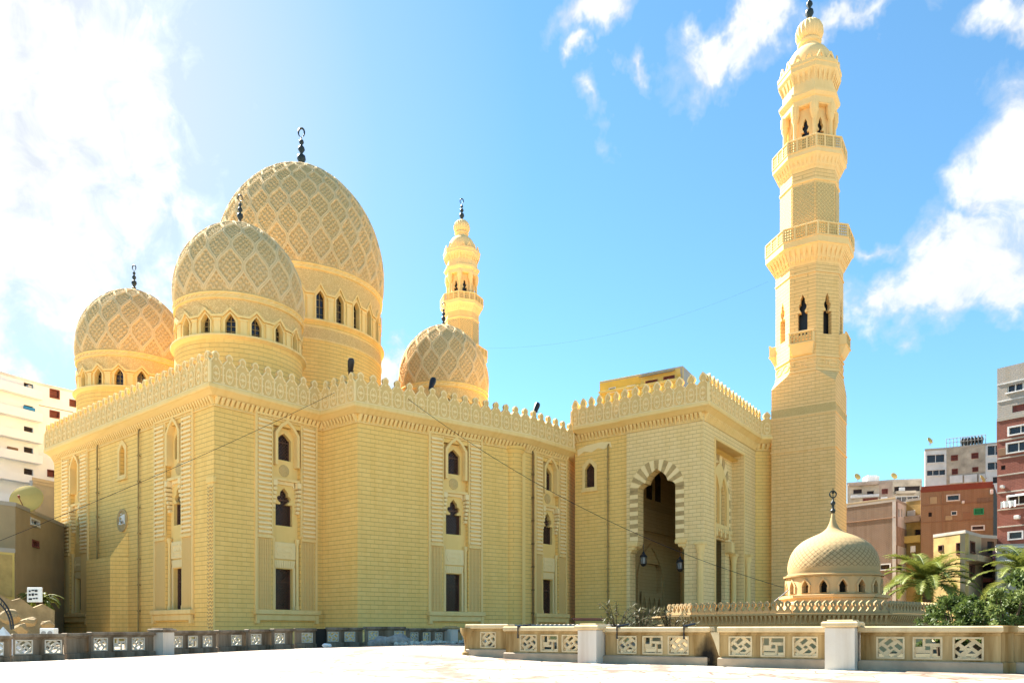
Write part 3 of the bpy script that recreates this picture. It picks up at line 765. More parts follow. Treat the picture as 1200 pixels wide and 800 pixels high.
# left part
mpart(MB().slab(rect(0, sE, BASE, KZ), [hexw], 0, 1.0), 'porch_wall', 'wall', fE)
niche_window(fE, (wx0+wx1)/2, 17.2, 1.25, 2.75, False)
mpart(MB().slab(rect(sE, fE.L, BASE, KZ), [holeE], -.25, 1.0), 'porch_wall', 'porch', fE)
drainpipe(fE, fE.sx(713.5), 21.3, mat='pipe')
# patched plaster below the cornice at the left end
pa = MB(); zt = 22.0
pts = [(0.3, 21.6), (1.6, 21.95), (3.4, 22.05), (4.6, 21.9), (4.75, 21.2), (4.4, 21.5), (3.8, 21.2), (3.0, 21.45), (2.2, 21.1), (1.2, 21.3), (.4, 20.9)]
pa.slab(pts, (), -.03, .02); mpart(pa, 'plaster_patch', M['white'] if False else 'pale', fE)
# ablaq arch band
def ablaq(f, c, hole_r, zb, zs, zt, hw_, bw_, y, name='arch_band', cusp=True):
    lt = MB(); dk = MB(); rows = int((zs-zb)/.42); p = (zs-zb)/rows
    for k in range(rows):
        for sg in (-1, 1):
            a, b = sorted((c+sg*hw_, c+sg*(hw_+bw_))); (dk if k % 2 else lt).box(a+.003, b, y-(.05 if k % 2 else .03), y+.02, zb+k*p+.01, zb+(k+1)*p-.01)
    pts = arch_pts(c, hw_, zs, zt, cusp=cusp)
    n = 17                                             # radial voussoirs
    cz = zs-.2
    for k in range(n):
        a0, a1_ = PI*k/n, PI*(k+1)/n
        def ray(a, extra):
            d_ = (math.cos(a), math.sin(a)); best = None
            for i in range(len(pts)-1):
                (x1, z1), (x2, z2) = pts[i], pts[i+1]
                ex, ez = x2-x1, z2-z1; den = d_[0]*ez-d_[1]*ex
                if abs(den) < 1e-9: continue
                t_ = ((x1-c)*ez-(z1-cz)*ex)/den; u_ = ((x1-c)*d_[1]-(z1-cz)*d_[0])/den
                if t_ > 0 and -.001 <= u_ <= 1.001: best = t_ if best is None else max(best, t_)
            best = best or hw_
            return best
        def rin(a): return ray(a, 0)
        am = .5*(a0+a1_)
        ro = lambda a: max(hw_, (zt-zs+.2)*math.sin(a)*.96+hw_*abs(math.cos(a))*.25)+bw_
        q = [a0+.012, am, a1_-.012]
        inner = [(c+rin(a)*math.cos(a), cz+rin(a)*math.sin(a)) for a in q]; outer_ = [(c+ro(a)*math.cos(a), cz+ro(a)*math.sin(a)) for a in q]
        (dk if k % 2 == 0 else lt).slab(inner+outer_[::-1], (), y-(.05 if k % 2 == 0 else .03), y+.02)
    o = mpart(lt, name, 'rib', f); dk.build('dark_voussoir', 'ablaq', o); return o
o = ablaq(fE, AC, holeE, zcb+.6, zsp-.6, zap, hwU, .95, -.25)
for sg in (-1, 1): MB().bbox(*sorted((AC+sg*(hwU+.0), AC+sg*(hwL+.25))), -.42, .2, zcb-.05, zcb+.45, .08).bbox(*sorted((AC+sg*(hwU+.35), AC+sg*(hwL+.2))), -.36, .2, zcb-.4, zcb-.05, .08).build('corbel', 'trim', o)
# right face: deep rectangular recess with lobed arch, twin lancets and portal
g0, g1 = fG.sx(837), fG.sx(871.5); gz1 = fG.sx(837, 514)[1]
g0 = 3.1; g1 = max(g1, 11.5)
mpart(MB().slab(rect(0, fG.L, BASE, KZ), [rect(g0, g1, BASE+.02, gz1)], 0, 1.5), 'porch_wall', 'porch', fG)
gc = (g0+g1)/2
mpart(MB().slab(rect(g0, g1, BASE, gz1), [rect(gc-3.3, gc+2.2, BASE+.02, 11.3), pointed(gc-1.3, 12.9, 1.7, 5.0, 1.4), pointed(gc+1.0, 12.9, 1.7, 5.0, 1.4)], 1.35, 1.8), 'recess_wall', 'porch', fG)
ab = ablaq(fG, gc-.2, None, 10.4, 15.6, 20.1, 3.1, .8, 1.32, cusp=False)
ar = MB(); pts = arch_pts(gc-.2, 2.9, 15.6, 19.7, cusp=False)
ar.slab([(gc-.2+2.9, 12.3)]+pts+[(gc-.2-2.9, 12.3)], [pointed(gc-1.3, 12.9, 1.9, 5.3, 1.5), pointed(gc+1.0, 12.9, 1.9, 5.3, 1.5)], 1.05, 1.34)
for k in range(9):
    x = gc-2.9+k*.64; ar.bbox(x, x+.5, .7, 1.3, 11.9-.5*(k % 2), 12.4, .1)
ar.bbox(gc+2.0, gc+3.0, .55, 1.34, 9.9, 11.2, .12)
ar.build('lancet_tracery', 'trim', ab)
MB().box(gc-2.6, gc+2.4, 1.62, 1.7, 12.5, 18.4).build('window_screen', 'carved_fine', ab)
fr = MB()
for (xa, xb) in ((g0-.25, g0-.02), (g1+.02, g1+.25)): fr.bbox(xa, xb, -.08, .03, BASE, gz1, .02)
fr.bbox(g0-.25, g1+.25, -.08, .03, gz1+.02, gz1+.25, .02); mpart(fr, 'recess_frame', 'trim', fG)
def column(f, x, y, z0, z1, r, n=14):
    mb = MB().lathe([(r*1.4, z0), (r*1.4, z0+.4), (r*1.1, z0+.6), (r, z0+.8), (r*.95, z1-1.0), (r*1.05, z1-.9), (r*1.15, z1-.8), (r*1.0, z1-.7), (r*1.45, z1-.15), (r*1.5, z1)], n, (x, y))
    mb.bbox(x-r*1.5, x+r*1.5, y-r*1.5, y+r*1.5, z1, z1+.25, .03); return mpart(mb, 'engaged_column', 'trim', f, smooth=40)
column(fE, fE.L-.25, -.45, BASE, 9.9, .34); column(fG, g1+.75, -.2, BASE, 9.7, .36); column(fG, g1-.6, .95, BASE, 9.7, .30)
# return wall beside the minaret
mpart(MB().slab(rect(0, fH.L+1.5, BASE, KZ), (), 0, 1.0), 'porch_wall', 'wall', fH)
# closing walls, roof and interior of the porch
nE = Vector((-fE.d.y, fE.d.x))
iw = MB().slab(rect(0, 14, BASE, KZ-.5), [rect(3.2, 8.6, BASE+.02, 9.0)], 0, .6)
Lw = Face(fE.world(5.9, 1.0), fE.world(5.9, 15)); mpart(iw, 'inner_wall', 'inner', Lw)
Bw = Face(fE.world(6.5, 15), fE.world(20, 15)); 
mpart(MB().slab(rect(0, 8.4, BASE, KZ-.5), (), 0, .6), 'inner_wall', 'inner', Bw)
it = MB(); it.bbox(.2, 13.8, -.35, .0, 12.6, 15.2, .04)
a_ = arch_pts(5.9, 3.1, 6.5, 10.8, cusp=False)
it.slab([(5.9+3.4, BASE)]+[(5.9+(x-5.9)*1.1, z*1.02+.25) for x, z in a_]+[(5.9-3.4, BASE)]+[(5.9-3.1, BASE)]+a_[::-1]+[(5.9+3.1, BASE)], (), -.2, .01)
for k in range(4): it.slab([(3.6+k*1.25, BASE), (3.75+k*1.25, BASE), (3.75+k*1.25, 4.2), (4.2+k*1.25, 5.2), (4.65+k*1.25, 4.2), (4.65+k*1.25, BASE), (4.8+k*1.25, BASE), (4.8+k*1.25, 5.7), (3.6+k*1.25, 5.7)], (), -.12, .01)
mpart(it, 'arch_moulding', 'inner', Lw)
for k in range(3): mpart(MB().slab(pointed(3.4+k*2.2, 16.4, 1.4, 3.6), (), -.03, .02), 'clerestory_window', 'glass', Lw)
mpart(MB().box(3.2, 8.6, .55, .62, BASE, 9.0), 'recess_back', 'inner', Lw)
rf = [fE.world(0.3, .4), fE.world(fE.L-.4, .4), fG.world(fG.L, .6), fH.world(3, 3), fG.world(fG.L, 14), fE.world(3, 16), fE.world(0.3, 10)]
for (z_, nm) in ((KZ-.3, 'roof'), (20.6, 'porch_ceiling')): mpart(MB().add([(p.x, p.y, z_) for p in rf], [tuple(range(len(rf)))]), nm, 'plain')
ocl = MB()
for a, b in ((rf[2], rf[4]), (rf[4], rf[5]), (rf[5], rf[6])):
    ff = Face(b, a); ocl.slab(rect(0, ff.L, 0, KZ-.31), (), 0, .4, T=lambda v, ff=ff: ff.world(v.x, v.y, v.z))
mpart(ocl, 'rear_wall', 'plain')
# cornice and parapet of the porch, front projection stepped
cE = [EP[0]-Vector((EP[1]-EP[0])).normalized()*0.0, EP[0]+(EP[1]-EP[0])*.385, EP[0]+(EP[1]-EP[0])*.385-nE*.25, EP[1]-nE*.25+(EP[1]-EP[0]).normalized()*.0, EP[2], EP[3]]
back0 = EP[0]+nE*4
cornice([back0]+cE, KZ, False)
teeth(fE, KZ, 0, sE); 
fE2 = Face(fE.world(sE, -.25), fE.world(fE.L, -.25)); teeth(fE2, KZ, 0, fE2.L); teeth(fG, KZ, 0, fG.L); teeth(fH, KZ, 0, fH.L)
parapet(cE[0], cE[1], KZ, 1.12, 1.75, 1.25, 0, 'leaf'); parapet(cE[2], cE[3], KZ, 1.3, 1.75, 1.25, .003, 'leaf')
parapet(cE[3], cE[4], KZ, 1.12, 1.75, 1.1, .006, 'leaf'); parapet(cE[4], cE[5], KZ, 1.2, 1.75, 1.1, 0, 'leaf')
parapet(back0, cE[0], KZ, 1.1, 1.75, 1.1, .006, 'leaf')

# ------------------------------------------------------------------ minarets
def ngon(c, r, a0, z, n=8): return [(c[0]+r*math.cos(a0+2*PI*i/n), c[1]+r*math.sin(a0+2*PI*i/n), z) for i in range(n)]
def balcony(parent, z_c, z_f, z_r0, z_r1, rs, rb, A0, sc=1.0):
    """corbelled balcony: z_c corbel foot, z_f fascia foot, z_r0..z_r1 railing; circumradii rs shaft, rb edge"""
    mb = MB().lathe([(rs, z_c), (rs+(rb-rs)*.15, z_c+(z_f-z_c)*.2), (rs+(rb-rs)*.3, z_c+(z_f-z_c)*.3), (rs+(rb-rs)*.45, z_c+(z_f-z_c)*.62), (rs+(rb-rs)*.9, z_f-.05), (rb, z_f), (rb, z_r0-.1), (rb+.08, z_r0-.1), (rb+.08, z_r0), (rs*.6, z_r0)], 8, a0=A0, cap=False)
    o = mb.build('balcony', 'minaret_trim', parent)
    th = MB(); rl = MB(); ps = MB()
    ap = math.cos(PI/8)
    for i in range(8):
        a = A0+PI/8+2*PI*i/8
        n = Vector((math.cos(a), math.sin(a))); tdir = Vector((-n.y, n.x))
        def T(v, n=n, tdir=tdir):
            p = n*(-v.y)+tdir*v.x; return Vector((p.x, p.y, v.z))
        L_ = 2*rb*math.sin(PI/8); D = rb*ap
        nt = 6; Ls = 2*(rs+(rb-rs)*.35)*math.sin(PI/8)
        for k in range(nt):
            x = -Ls/2+(k+.5)*Ls/nt; q = Ls/nt*.42; x2 = x*L_/Ls; q2 = q*L_/Ls
            d0 = (rs+(rb-rs)*.12)*ap; d1 = (rb-.12)*ap
            th.add([(x-q*.2, -d0-.02, z_c+.15), (x+q*.2, -d0-.02, z_c+.15), (x2+q2, -d1, z_f-.02), (x2-q2, -d1, z_f-.02), (x2-q2, -d1+.45, z_f-.02), (x2+q2, -d1+.45, z_f-.02)], [(0, 1, 2, 3), (3, 2, 5, 4), (0, 3, 4), (1, 5, 2), (0, 4, 5, 1)], T)
        h = z_r1-z_r0; npn = 3; pw = L_/npn
        rl.bbox(-L_/2, L_/2, -D-.05, -D+.2, z_r1-.16, z_r1, .03, T)
        for k in range(npn):
            x0, x1 = -L_/2+k*pw+.1, -L_/2+(k+1)*pw-.1; z0_, z1_ = z_r0+.06, z_r1-.16; hs = []
            m1, m2 = 4, 4; cx, cz_ = (x1-x0)/m1, (z1_-z0_)/m2
            for u in range(m1):
                for v in range(m2):
                    mx, mz = x0+(u+.5)*cx, z0_+(v+.5)*cz_; hs.append([(mx-cx*.36, mz), (mx, mz-cz_*.38), (mx+cx*.36, mz), (mx, mz+cz_*.38)])
            ps.slab(rect(x0, x1, z0_, z1_), hs, -D+.02, -D+.1, T)
            rl.bbox(x0-.2, x0, -D-.03, -D+.18, z_r0, z_r1-.1, .02, T)
    th.build('corbel', 'minaret_trim', o); rl.build('railing', 'minaret_trim', o); ps.build('lattice_panel', 'carved_fine', o)
def keyhole(cx, z0, w_, h_): return trefoil(cx, z0, w_, h_)
M['minaret_trim'] = stone('minaret_trim', (.86, .58, .26), bricks=False, stain=.35)
def diaper_mat():
    m, t, b = newmat('diaper_carving')
    co = t.node('ShaderNodeTexCoord').outputs['Object']; x, y, z = t.sep(co)
    u = t.math('MULTIPLY', t.math('ARCTAN2', y, x), 3.1)
    a = t.math('ADD', u, z); c = t.math('SUBTRACT', u, z)
    fa = t.math('PINGPONG', t.math('MULTIPLY', a, 2.2), .5); fc = t.math('PINGPONG', t.math('MULTIPLY', c, 2.2), .5)
    mn = t.math('MINIMUM', fa, fc); k = t.ramp(mn, [(.06, 0), (.14, 1)])
    t.put(b.inputs['Base Color'], t.mix(k, (.86, .64, .30), (.60, .40, .17))); b.inputs['Roughness'].default_value = .85
    bn = t.node('ShaderNodeBump'); bn.inputs['Strength'].default_value = 1; bn.inputs['Distance'].default_value = .08; bn.invert = True
    t.put(bn.inputs['Height'], k); t.l.new(bn.outputs[0], b.inputs['Normal']); return m
M['diaper'] = diaper_mat()
def minaret(cx, cy, A, label, wsq=7.0, full=True):
    t = thing('minaret', label, 'minaret', (cx, cy, 0))
    A0 = R(A)+PI/8                     # octagon facets parallel to the square base
    rr = wsq/2/math.cos(PI/8)
    sq = [Vector((wsq/2*sx_, wsq/2*sy_)) for sx_, sy_ in ((-1, -1), (1, -1), (1, 1), (-1, 1))]
    ca, sa = math.cos(R(A)), math.sin(R(A))
    rot = lambda p: (p[0]*ca-p[1]*sa, p[0]*sa+p[1]*ca)
    # square base with broached corners
    zb, zo = 29.3, 30.9
    mb = MB(); vs = [(p.x, p.y, BASE) for p in sq]+[(p.x, p.y, zb) for p in sq]
    oc = []; q = wsq/2; e = q*math.tan(PI/8)
    oc = [(-e, -q), (e, -q), (q, -e), (q, e), (e, q), (-e, q), (-q, e), (-q, -e)]
    vs += [(x, y, zo) for x, y in oc]
    fs = [(3, 2, 1, 0)]
    for i in range(4): fs.append((i, (i+1) % 4, 4+(i+1) % 4, 4+i))
    fs += [(4, 5, 9, 8), (5, 6, 11, 10), (6, 7, 13, 12), (7, 4, 15, 14), (5, 10, 9), (6, 12, 11), (7, 14, 13), (4, 8, 15), tuple(range(8, 16))]
    mb.add(vs, fs); mb.build('minaret_base', 'minaret', t, rz=R(A))
    tb = MB()
    for (z_, o_) in ((26.9, .06), (25.85, .06), (21.9, .10)):
        P = [Vector(((q+0)*sx_, (q+0)*sy_)) for sx_, sy_ in ((-1, -1), (1, -1), (1, 1), (-1, 1))]
        tb.sweep(P, [(-.1, z_), (o_, z_), (o_, z_+.12), (-.1, z_+.12)], True)
    tb.build('string_course', 'minaret_trim', t, rz=R(A))
    fb_ = MB().sweep(P, [(-.1, 25.97), (.025, 25.97), (.025, 26.9), (-.1, 26.9)], True); fb_.build('carved_band', 'carved_fine', t, rz=R(A))
    # octagonal storey: walls per facet with keyhole openings
    def storey(name, r, z0, z1, holes, mat, thick=.6, skip=()):
        ob = None
        allm = MB()
        for i in range(8):
            a = R(A)+2*PI*i/8-PI/2; n = Vector((math.cos(a), math.sin(a))); td = Vector((-n.y, n.x)); D = r*math.cos(PI/8); L_ = 2*r*math.sin(PI/8)
            def T(v, n=n, td=td, D=D): p = n*(D-v.y)+td*v.x; return Vector((p.x, p.y, v.z))
            allm.slab(rect(-L_/2, L_/2, z0, z1), holes, 0, thick, T)
        return allm.build(name, mat, t)
    storey('shaft', rr, zo, 43.3, [keyhole(0, 35.0, 1.05, 4.7)], 'minaret')
    mb = MB().lathe([(rr-.9, 31), (rr-.9, 43)], 8, a0=A0, cap=False); mb.build('shaft_lining', 'iron', t)  # black core added behind the keyholes, standing in for the unlit shaft
    bd = MB()
    for z_, o_ in ((30.85, .10), (32.4, .12), (42.0, .10)): bd.lathe([(rr-.1, z_), (rr+o_, z_), (rr+o_, z_+.16), (rr-.1, z_+.16)], 8, a0=A0, cap=False)
    # interlaced relief on the lower band
    for i in range(8):
        a = R(A)+2*PI*i/8-PI/2; n = Vector((math.cos(a), math.sin(a))); td = Vector((-n.y, n.x)); D = rr*math.cos(PI/8)
        def T(v, n=n, td=td, D=D): p = n*(D-v.y)+td*v.x; return Vector((p.x, p.y, v.z))
        for k in range(2):
            c_ = -.72+k*1.44; oo = [(c_+.62*math.cos(w_*PI/8), 31.72+.42*math.sin(w_*PI/8)) for w_ in range(16)]; ii = [(c_+.54*math.cos(w_*PI/8), 31.72+.34*math.sin(w_*PI/8)) for w_ in range(16)]
            bd.slab(oo, [ii], -.06, .02, T)
    bd.build('band', 'minaret_trim', t)
    # small window balconies on four facets
    for i in range(0, 8, 2):
        a = R(A)+2*PI*i/8-PI/2; n = Vector((math.cos(a), math.sin(a))); td = Vector((-n.y, n.x)); D = rr*math.cos(PI/8)
        def T(v, n=n, td=td, D=D): p = n*(D-v.y)+td*v.x; return Vector((p.x, p.y, v.z))
        bb = MB(); hw_ = 1.35
        bb.add([(-hw_, 0, 33.9), (hw_, 0, 33.9), (hw_, -.8, 33.9), (-hw_, -.8, 33.9), (-hw_*.8, 0, 32.7), (hw_*.8, 0, 32.7), (hw_*.8, -.25, 32.8), (-hw_*.8, -.25, 32.8)], [(0, 3, 2, 1), (4, 5, 6, 7), (2, 3, 7, 6), (3, 0, 4, 7), (1, 2, 6, 5), (0, 1, 5, 4)], T)
        bb.bbox(-hw_-.06, hw_+.06, -.86, 0, 33.85, 34.0, .02, T).bbox(-hw_-.05, hw_+.05, -.85, -.65, 35.1, 35.28, .02, T)
        for sg in (-1, 1): bb.bbox(*sorted((sg*hw_, sg*(hw_-.14))), -.8, 0, 34.0, 35.1, .02, T)
        o = bb.build('window_balcony', 'minaret_trim', t)
        MB().slab(rect(-hw_+.14, hw_-.14, 34.0, 35.1), [[(x0-.13, zq), (x0, zq-.15), (x0+.13, zq), (x0, zq+.15)] for x0 in (-.95, -.57, -.19, .19, .57, .95) for zq in (34.25, 34.58, 34.9)], -.76, -.68, T).build('lattice_panel', 'carved_fine', o)
    balcony(t, 43.1, 44.9, 45.75, 47.2, rr, 4.95, A0)
    r2 = 3.3
    storey('shaft', r2, 45.7, 54.5, [], 'minaret')
    dp = MB()
    for i in range(8):
        a = R(A)+2*PI*i/8-PI/2; n = Vector((math.cos(a), math.sin(a))); td = Vector((-n.y, n.x)); D = r2*math.cos(PI/8); L_ = 2*r2*math.sin(PI/8)
        def T(v, n=n, td=td, D=D): p = n*(D-v.y)+td*v.x; return Vector((p.x, p.y, v.z))
        if i % 2 == 0 or True: dp.box(-L_/2+.12, L_/2-.12, -.05, .01, 46.2, 52.4, T)
    dp.build('diaper_panel', 'diaper', t)
    MB().lathe([(r2, 52.7), (r2+.12, 52.75), (r2+.12, 52.95), (r2, 53.0)], 8, a0=A0, cap=False).build('band', 'minaret_trim', t)
    balcony(t, 54.1, 55.5, 56.1, 57.5, r2, 4.15, A0)
    # lantern storey: inner drum with keyholes, eight columns
    storey('lantern', 2.35, 56.1, 62.2, [keyhole(0, 57.0, .85, 3.6)], 'minaret_trim', .3)
    MB().lathe([(1.9, 56.2), (1.9, 61.8)], 8, a0=A0, cap=False).build('lantern_lining', 'iron', t)  # unlit inside of the lantern painted as a black core
    for i in range(8):
        a = A0+2*PI*i/8; x, y = 2.75*math.cos(a), 2.75*math.sin(a)
        cb_ = MB().lathe([(.36, 56.1), (.36, 56.5), (.25, 56.7), (.23, 60.0), (.26, 60.1), (.42, 60.5), (.42, 60.75)], 10, (x, y)); cb_.lathe([(.42, 60.75), (.5, 60.9), (.5, 61.9)], 8, (x, y), a0=A0)
        cb_.build('column', 'minaret_trim', t, smooth=35)
    en = MB().lathe([(2.2, 61.7), (2.95, 61.7), (3.1, 61.8), (3.1, 62.5), (3.25, 62.6), (3.45, 62.9), (3.45, 63.2), (3.05, 63.35), (3.0, 64.6), (3.15, 65.1), (3.45, 65.55), (3.55, 65.7), (3.55, 66.2), (3.62, 66.25), (3.62, 66.6), (2.3, 66.6)], 8, a0=A0, cap=False)
    for i in range(8):
        a = A0+PI/8+2*PI*i/8; n = Vector((math.cos(a), math.sin(a))); td = Vector((-n.y, n.x)); ap = math.cos(PI/8)
        def T(v, n=n, td=td): p = n*(-v.y)+td*v.x; return Vector((p.x, p.y, v.z))
        for k in range(5):
            x = -1.1+k*.55; en.add([(x-.06, -3.0*ap, 64.3), (x+.06, -3.0*ap, 64.3), (x*1.15+.2, -3.42*ap, 65.5), (x*1.15-.2, -3.42*ap, 65.5), (x*1.15, -2.9*ap, 65.5)], [(0, 1, 2, 3), (3, 2, 4), (0, 3, 4), (1, 4, 2)], T)
        for k in range(2):
            x = -.62+k*1.24; en.slab([(x-.55, 66.6), (x+.55, 66.6), (x+.12, 67.5), (x-.12, 67.5)], [[(x-.25, 66.75), (x+.25, 66.75), (x, 67.2)]], -3.5*ap, -3.35*ap, T)
    en.build('crown_cornice', 'minaret_trim', t)
    cap = MB().lathe([(2.55, 66.5), (2.6, 67.2), (2.55, 67.9), (2.3, 68.7), (1.9, 69.3), (1.35, 69.75), (1.15, 69.9), (1.1, 70.25), (1.28, 70.35), (1.35, 70.6), (1.2, 70.75), (1.12, 70.9)], 32)
    cap.build('cap_dome', 'minaret_trim', t, smooth=40)
    bl = MB(); nu = 80; vs = []; prof = [(1.1, 70.9), (1.35, 71.1), (1.5, 71.55), (1.48, 72.1), (1.25, 72.7), (.85, 73.1), (.4, 73.3), (.1, 73.35)]
    for (r_, z_) in prof:
        for i in range(nu): a = 2*PI*i/nu; k = 1+.05*math.cos(a*20)*min(1, r_); vs.append((r_*k*math.cos(a), r_*k*math.sin(a), z_))
    bl.add(vs, [(k*nu+i, k*nu+(i+1) % nu, (k+1)*nu+(i+1) % nu, (k+1)*nu+i) for k in range(len(prof)-1) for i in range(nu)])
    bl.build('fluted_bulb', 'minaret_trim', t, smooth=60)
    finial(t, 73.4, 1.05)
    return t
LM = Vector((35.2, 90.9))
m1 = minaret(LM.x, LM.y, -33, 'tall carved minaret with two balconies rising at the right end beside the porch')
m2 = dup(m1, None, loc=(-8.7, 133, 8.6), rz=R(6), label='distant minaret partly hidden behind the small right dome')
m2.scale = (.90, .90, .868)
for o in (m1, m2): o['group'] = 'minarets of the mosque'

# ------------------------------------------------------------------ balustrades
M['bal'] = stone('balustrade_stone', (.44, .31, .14), bricks=False, stain=1.0, dk=(.42, .34, .22))
M['bal_white'] = stone('pedestal_marble', (.62, .56, .46), bricks=False, stain=.6, dk=(.6, .5, .4))
M['bal_cap'] = stone('coping_stone', (.60, .47, .27), bricks=False, stain=.6, dk=(.5, .42, .3))
M['bal_grey'] = stone('weathered_balustrade', (.24, .19, .13), bricks=False, stain=1.0, dk=(.35, .30, .25))
M['bal_panel'] = plain('cast_lattice', (.66, .53, .32), .8, .12, 3)
M['bal_panel_w'] = plain('whitewashed_lattice', (.60, .55, .45), .8, .12, 3)
M['plinth_stone'] = plain('plinth_marble', (.46, .35, .24), .7, .15, 1.2)
def soot_mat():
    m = M['bal'].copy(); m.name = 'sooted_balustrade_stone'; t = NT(m.node_tree); b = [n for n in t.n if n.type == 'BSDF_PRINCIPLED'][0]
    src = b.inputs['Base Color'].links[0].from_socket; co = t.node('ShaderNodeTexCoord').outputs['Object']
    d = t.vmath('LENGTH', t.vmath('MULTIPLY', t.vmath('SUBTRACT', co, (9.72, 0, .15)), (1.9, 0, 1.0)), out=1)
    d = t.math('ADD', d, t.math('MULTIPLY', t.math('SUBTRACT', t.noise(co, 4, 5), .5), .5))
    t.put(b.inputs['Base Color'], t.mix(t.ramp(d, [(.35, 1), (.8, .55), (1, 0)]), src, (.012, .01, .008))); return m
M['bal_soot'] = soot_mat()
M['soot'] = plain('soot_black', (.03, .025, .02), .9, .1, 2)  # flat black for the balustrade gap, kiosk core and one building end
def pinwheel(cx, cz, w_, h_, diag, hand=1):
    """four oblong openings turning about a small square one"""
    hs = []; a = .5
    if not diag:
        R4 = [(-.42, .06, -.17, .42), (-.08, .22, .42, .42), (.17, -.42, .42, -.06+.12), (-.42, -.42, .08, -.22), (-.09, -.09, .09, .09)]
        for (x0, z0_, x1, z1_) in R4: hs.append([(x0, z0_), (x1, z0_), (x1, z1_), (x0, z1_)])
    else:
        c, s_ = math.cos(PI/4), math.sin(PI/4)
        R4 = [(-.33, .02, -.15, .30), (-.02, .15, .30, .33), (.15, -.30, .33, -.02), (-.30, -.33, .02, -.15), (-.07, -.07, .07, .07)]
        for (x0, z0_, x1, z1_) in R4: hs.append([(x*c-z*s_, x*s_+z*c) for x, z in ((x0, z0_), (x1, z0_), (x1, z1_), (x0, z1_))])
        for (sx_, sz_) in ((1, 1), (1, -1), (-1, 1), (-1, -1)):
            hs.append([(sx_*.43, sz_*.43), (sx_*.20, sz_*.43), (sx_*.43, sz_*.20)])
    return [[(cx+x*w_*hand, cz+z*h_) for x, z in h] for h in hs]
def section(parent, f, x0, x1, y, centres, mats, h=1.35, pat=(1, 0, 1), pw=.78, ph=.66, ends=0, zb=None, th=.30):
    """one wall length of a balustrade: plinth, pierced wall, coping, lattice panels; ground height followed"""
    body, cap_, pan, pli = mats
    def Z(x, y=0): p = f.world(x, y); return gz(p.x, p.y)
    xm = .5*(x0+x1); z = Z(xm) if zb is None else zb
    pz0 = z+.36; pz1 = pz0+ph
    if centres:
        nC = len(centres); pw = min(pw, (x1-x0-.16)/nC-.06); centres = [min(max(c, x0+.06+pw/2), x1-.06-pw/2) for c in centres]
        if any(b-a < pw+.06 for a, b in zip(centres, centres[1:])): centres = [x0+(x1-x0)*(k+.5)/nC for k in range(nC)]
    holes = [rect(c-pw/2, c+pw/2, pz0, pz1) for c in centres]
    o = MB().slab(rect(x0, x1, z-.3, z+h-.19), holes, y, y+th).build('wall_section', body, parent, loc=f.loc, rz=f.rz)
    MB().bbox(x0-.05, x1+.05, y-.12, y+th+.1, z-.35, z+.30, .03).build('plinth', pli, o)
    MB().bbox(x0-.06, x1+.06, y-.14, y+th+.12, z+h-.19, z+h, .035).build('coping', cap_, o)
    for c in (.0,):
        mm = MB()
        mm.bbox(x0, x1, y-.05, y, z+h-.27, z+h-.19, .02); mm.build('coping_moulding', body, o)
    for k, c in enumerate(centres):
        cz_ = (pz0+pz1)/2
        p = MB().slab(rect(-pw/2+.004, pw/2-.004, -ph/2+.004, ph/2-.004), pinwheel(0, 0, pw, ph, pat[k % len(pat)] == 1, 1), y+.05, y+.16, T=lambda v, c=c, cz_=cz_: Vector((v.x+c, v.y, v.z+cz_)))
        for (a, b, c_, d) in ((c-pw/2, c+pw/2, pz0-.005, pz0+.045), (c-pw/2, c+pw/2, pz1-.045, pz1+.005), (c-pw/2-.005, c-pw/2+.045, pz0+.046, pz1-.046), (c+pw/2-.045, c+pw/2+.005, pz0+.046, pz1-.046)): p.box(a, b, y-.02, y+.10, c_, d)
        p.build('lattice_panel', pan, o)
    return o
def pedestal(parent, f, xc, w_, y0, y1, h, mat, capmat, z=None):
    p = f.world(xc, 0); z = gz(p.x, p.y) if z is None else z
    o = MB().bbox(xc-w_/2, xc+w_/2, y0, y1, z-.3, z+h-.2, .03).build('pedestal', mat, parent, loc=f.loc, rz=f.rz)
    MB().bbox(xc-w_/2-.10, xc+w_/2+.10, y0-.1, y1+.1, z+h-.2, z+h-.02, .05).bbox(xc-w_/2+.05, xc+w_/2-.05, y0+.05, y1-.05, z+h-.02, z+h+.03, .02).build('pedestal_cap', capmat, o)
    return o
NB = Face((-1.25, 32.2), (14.45, 22.1))
near = thing('balustrade', 'ochre stone balustrade with pierced lattice panels and two white pedestals along the near terrace edge', 'balustrade', group='balustrades round the terrace')
NM = ('bal', 'bal_cap', 'bal_panel', 'plinth_stone')
def npx(*xs): return [NB.sx(x) for x in xs]
section(near, NB, -.98+.25, 1.3, -.0, npx(572), NM, pat=(1,))
rl = MB().lathe([(.30, -.3), (.30, .3), (.20, .36), (.17, .6), (.22, .9), (.34, 1.12), (.36, 1.2), (.36, 1.34)], 16, (-.78, .12)); rl.build('end_scroll', 'bal', near, smooth=50, loc=NB.loc, rz=NB.rz)
section(near, NB, 1.42, 4.85, -.35, npx(624.5, 649, 674.5), NM)
pedestal(near, NB, 5.3, .78, -.75, .25, 1.45, 'bal_white', 'bal_cap')
section(near, NB, 5.75, 9.75, -.10, npx(736, 766, 796), ('bal_soot', 'bal_cap', 'bal_panel', 'plinth_stone'))
section(near, NB, 10.25, 13.70, -.50, npx(872.5, 910, 947.5), NM)
MB().slab([(9.72, -.2), (10.35, -.2), (10.35, 1.16), (9.72, 1.16)], (), -.22, .3).build('corner_block', 'bal_soot', near, loc=NB.loc, rz=NB.rz)
MB().slab([(10.25, 1.16), (9.95, 1.16), (10.08, .85), (10.25, .35)], (), -.58, -.5).build('scroll_bracket', 'bal_panel', near, loc=NB.loc, rz=NB.rz)
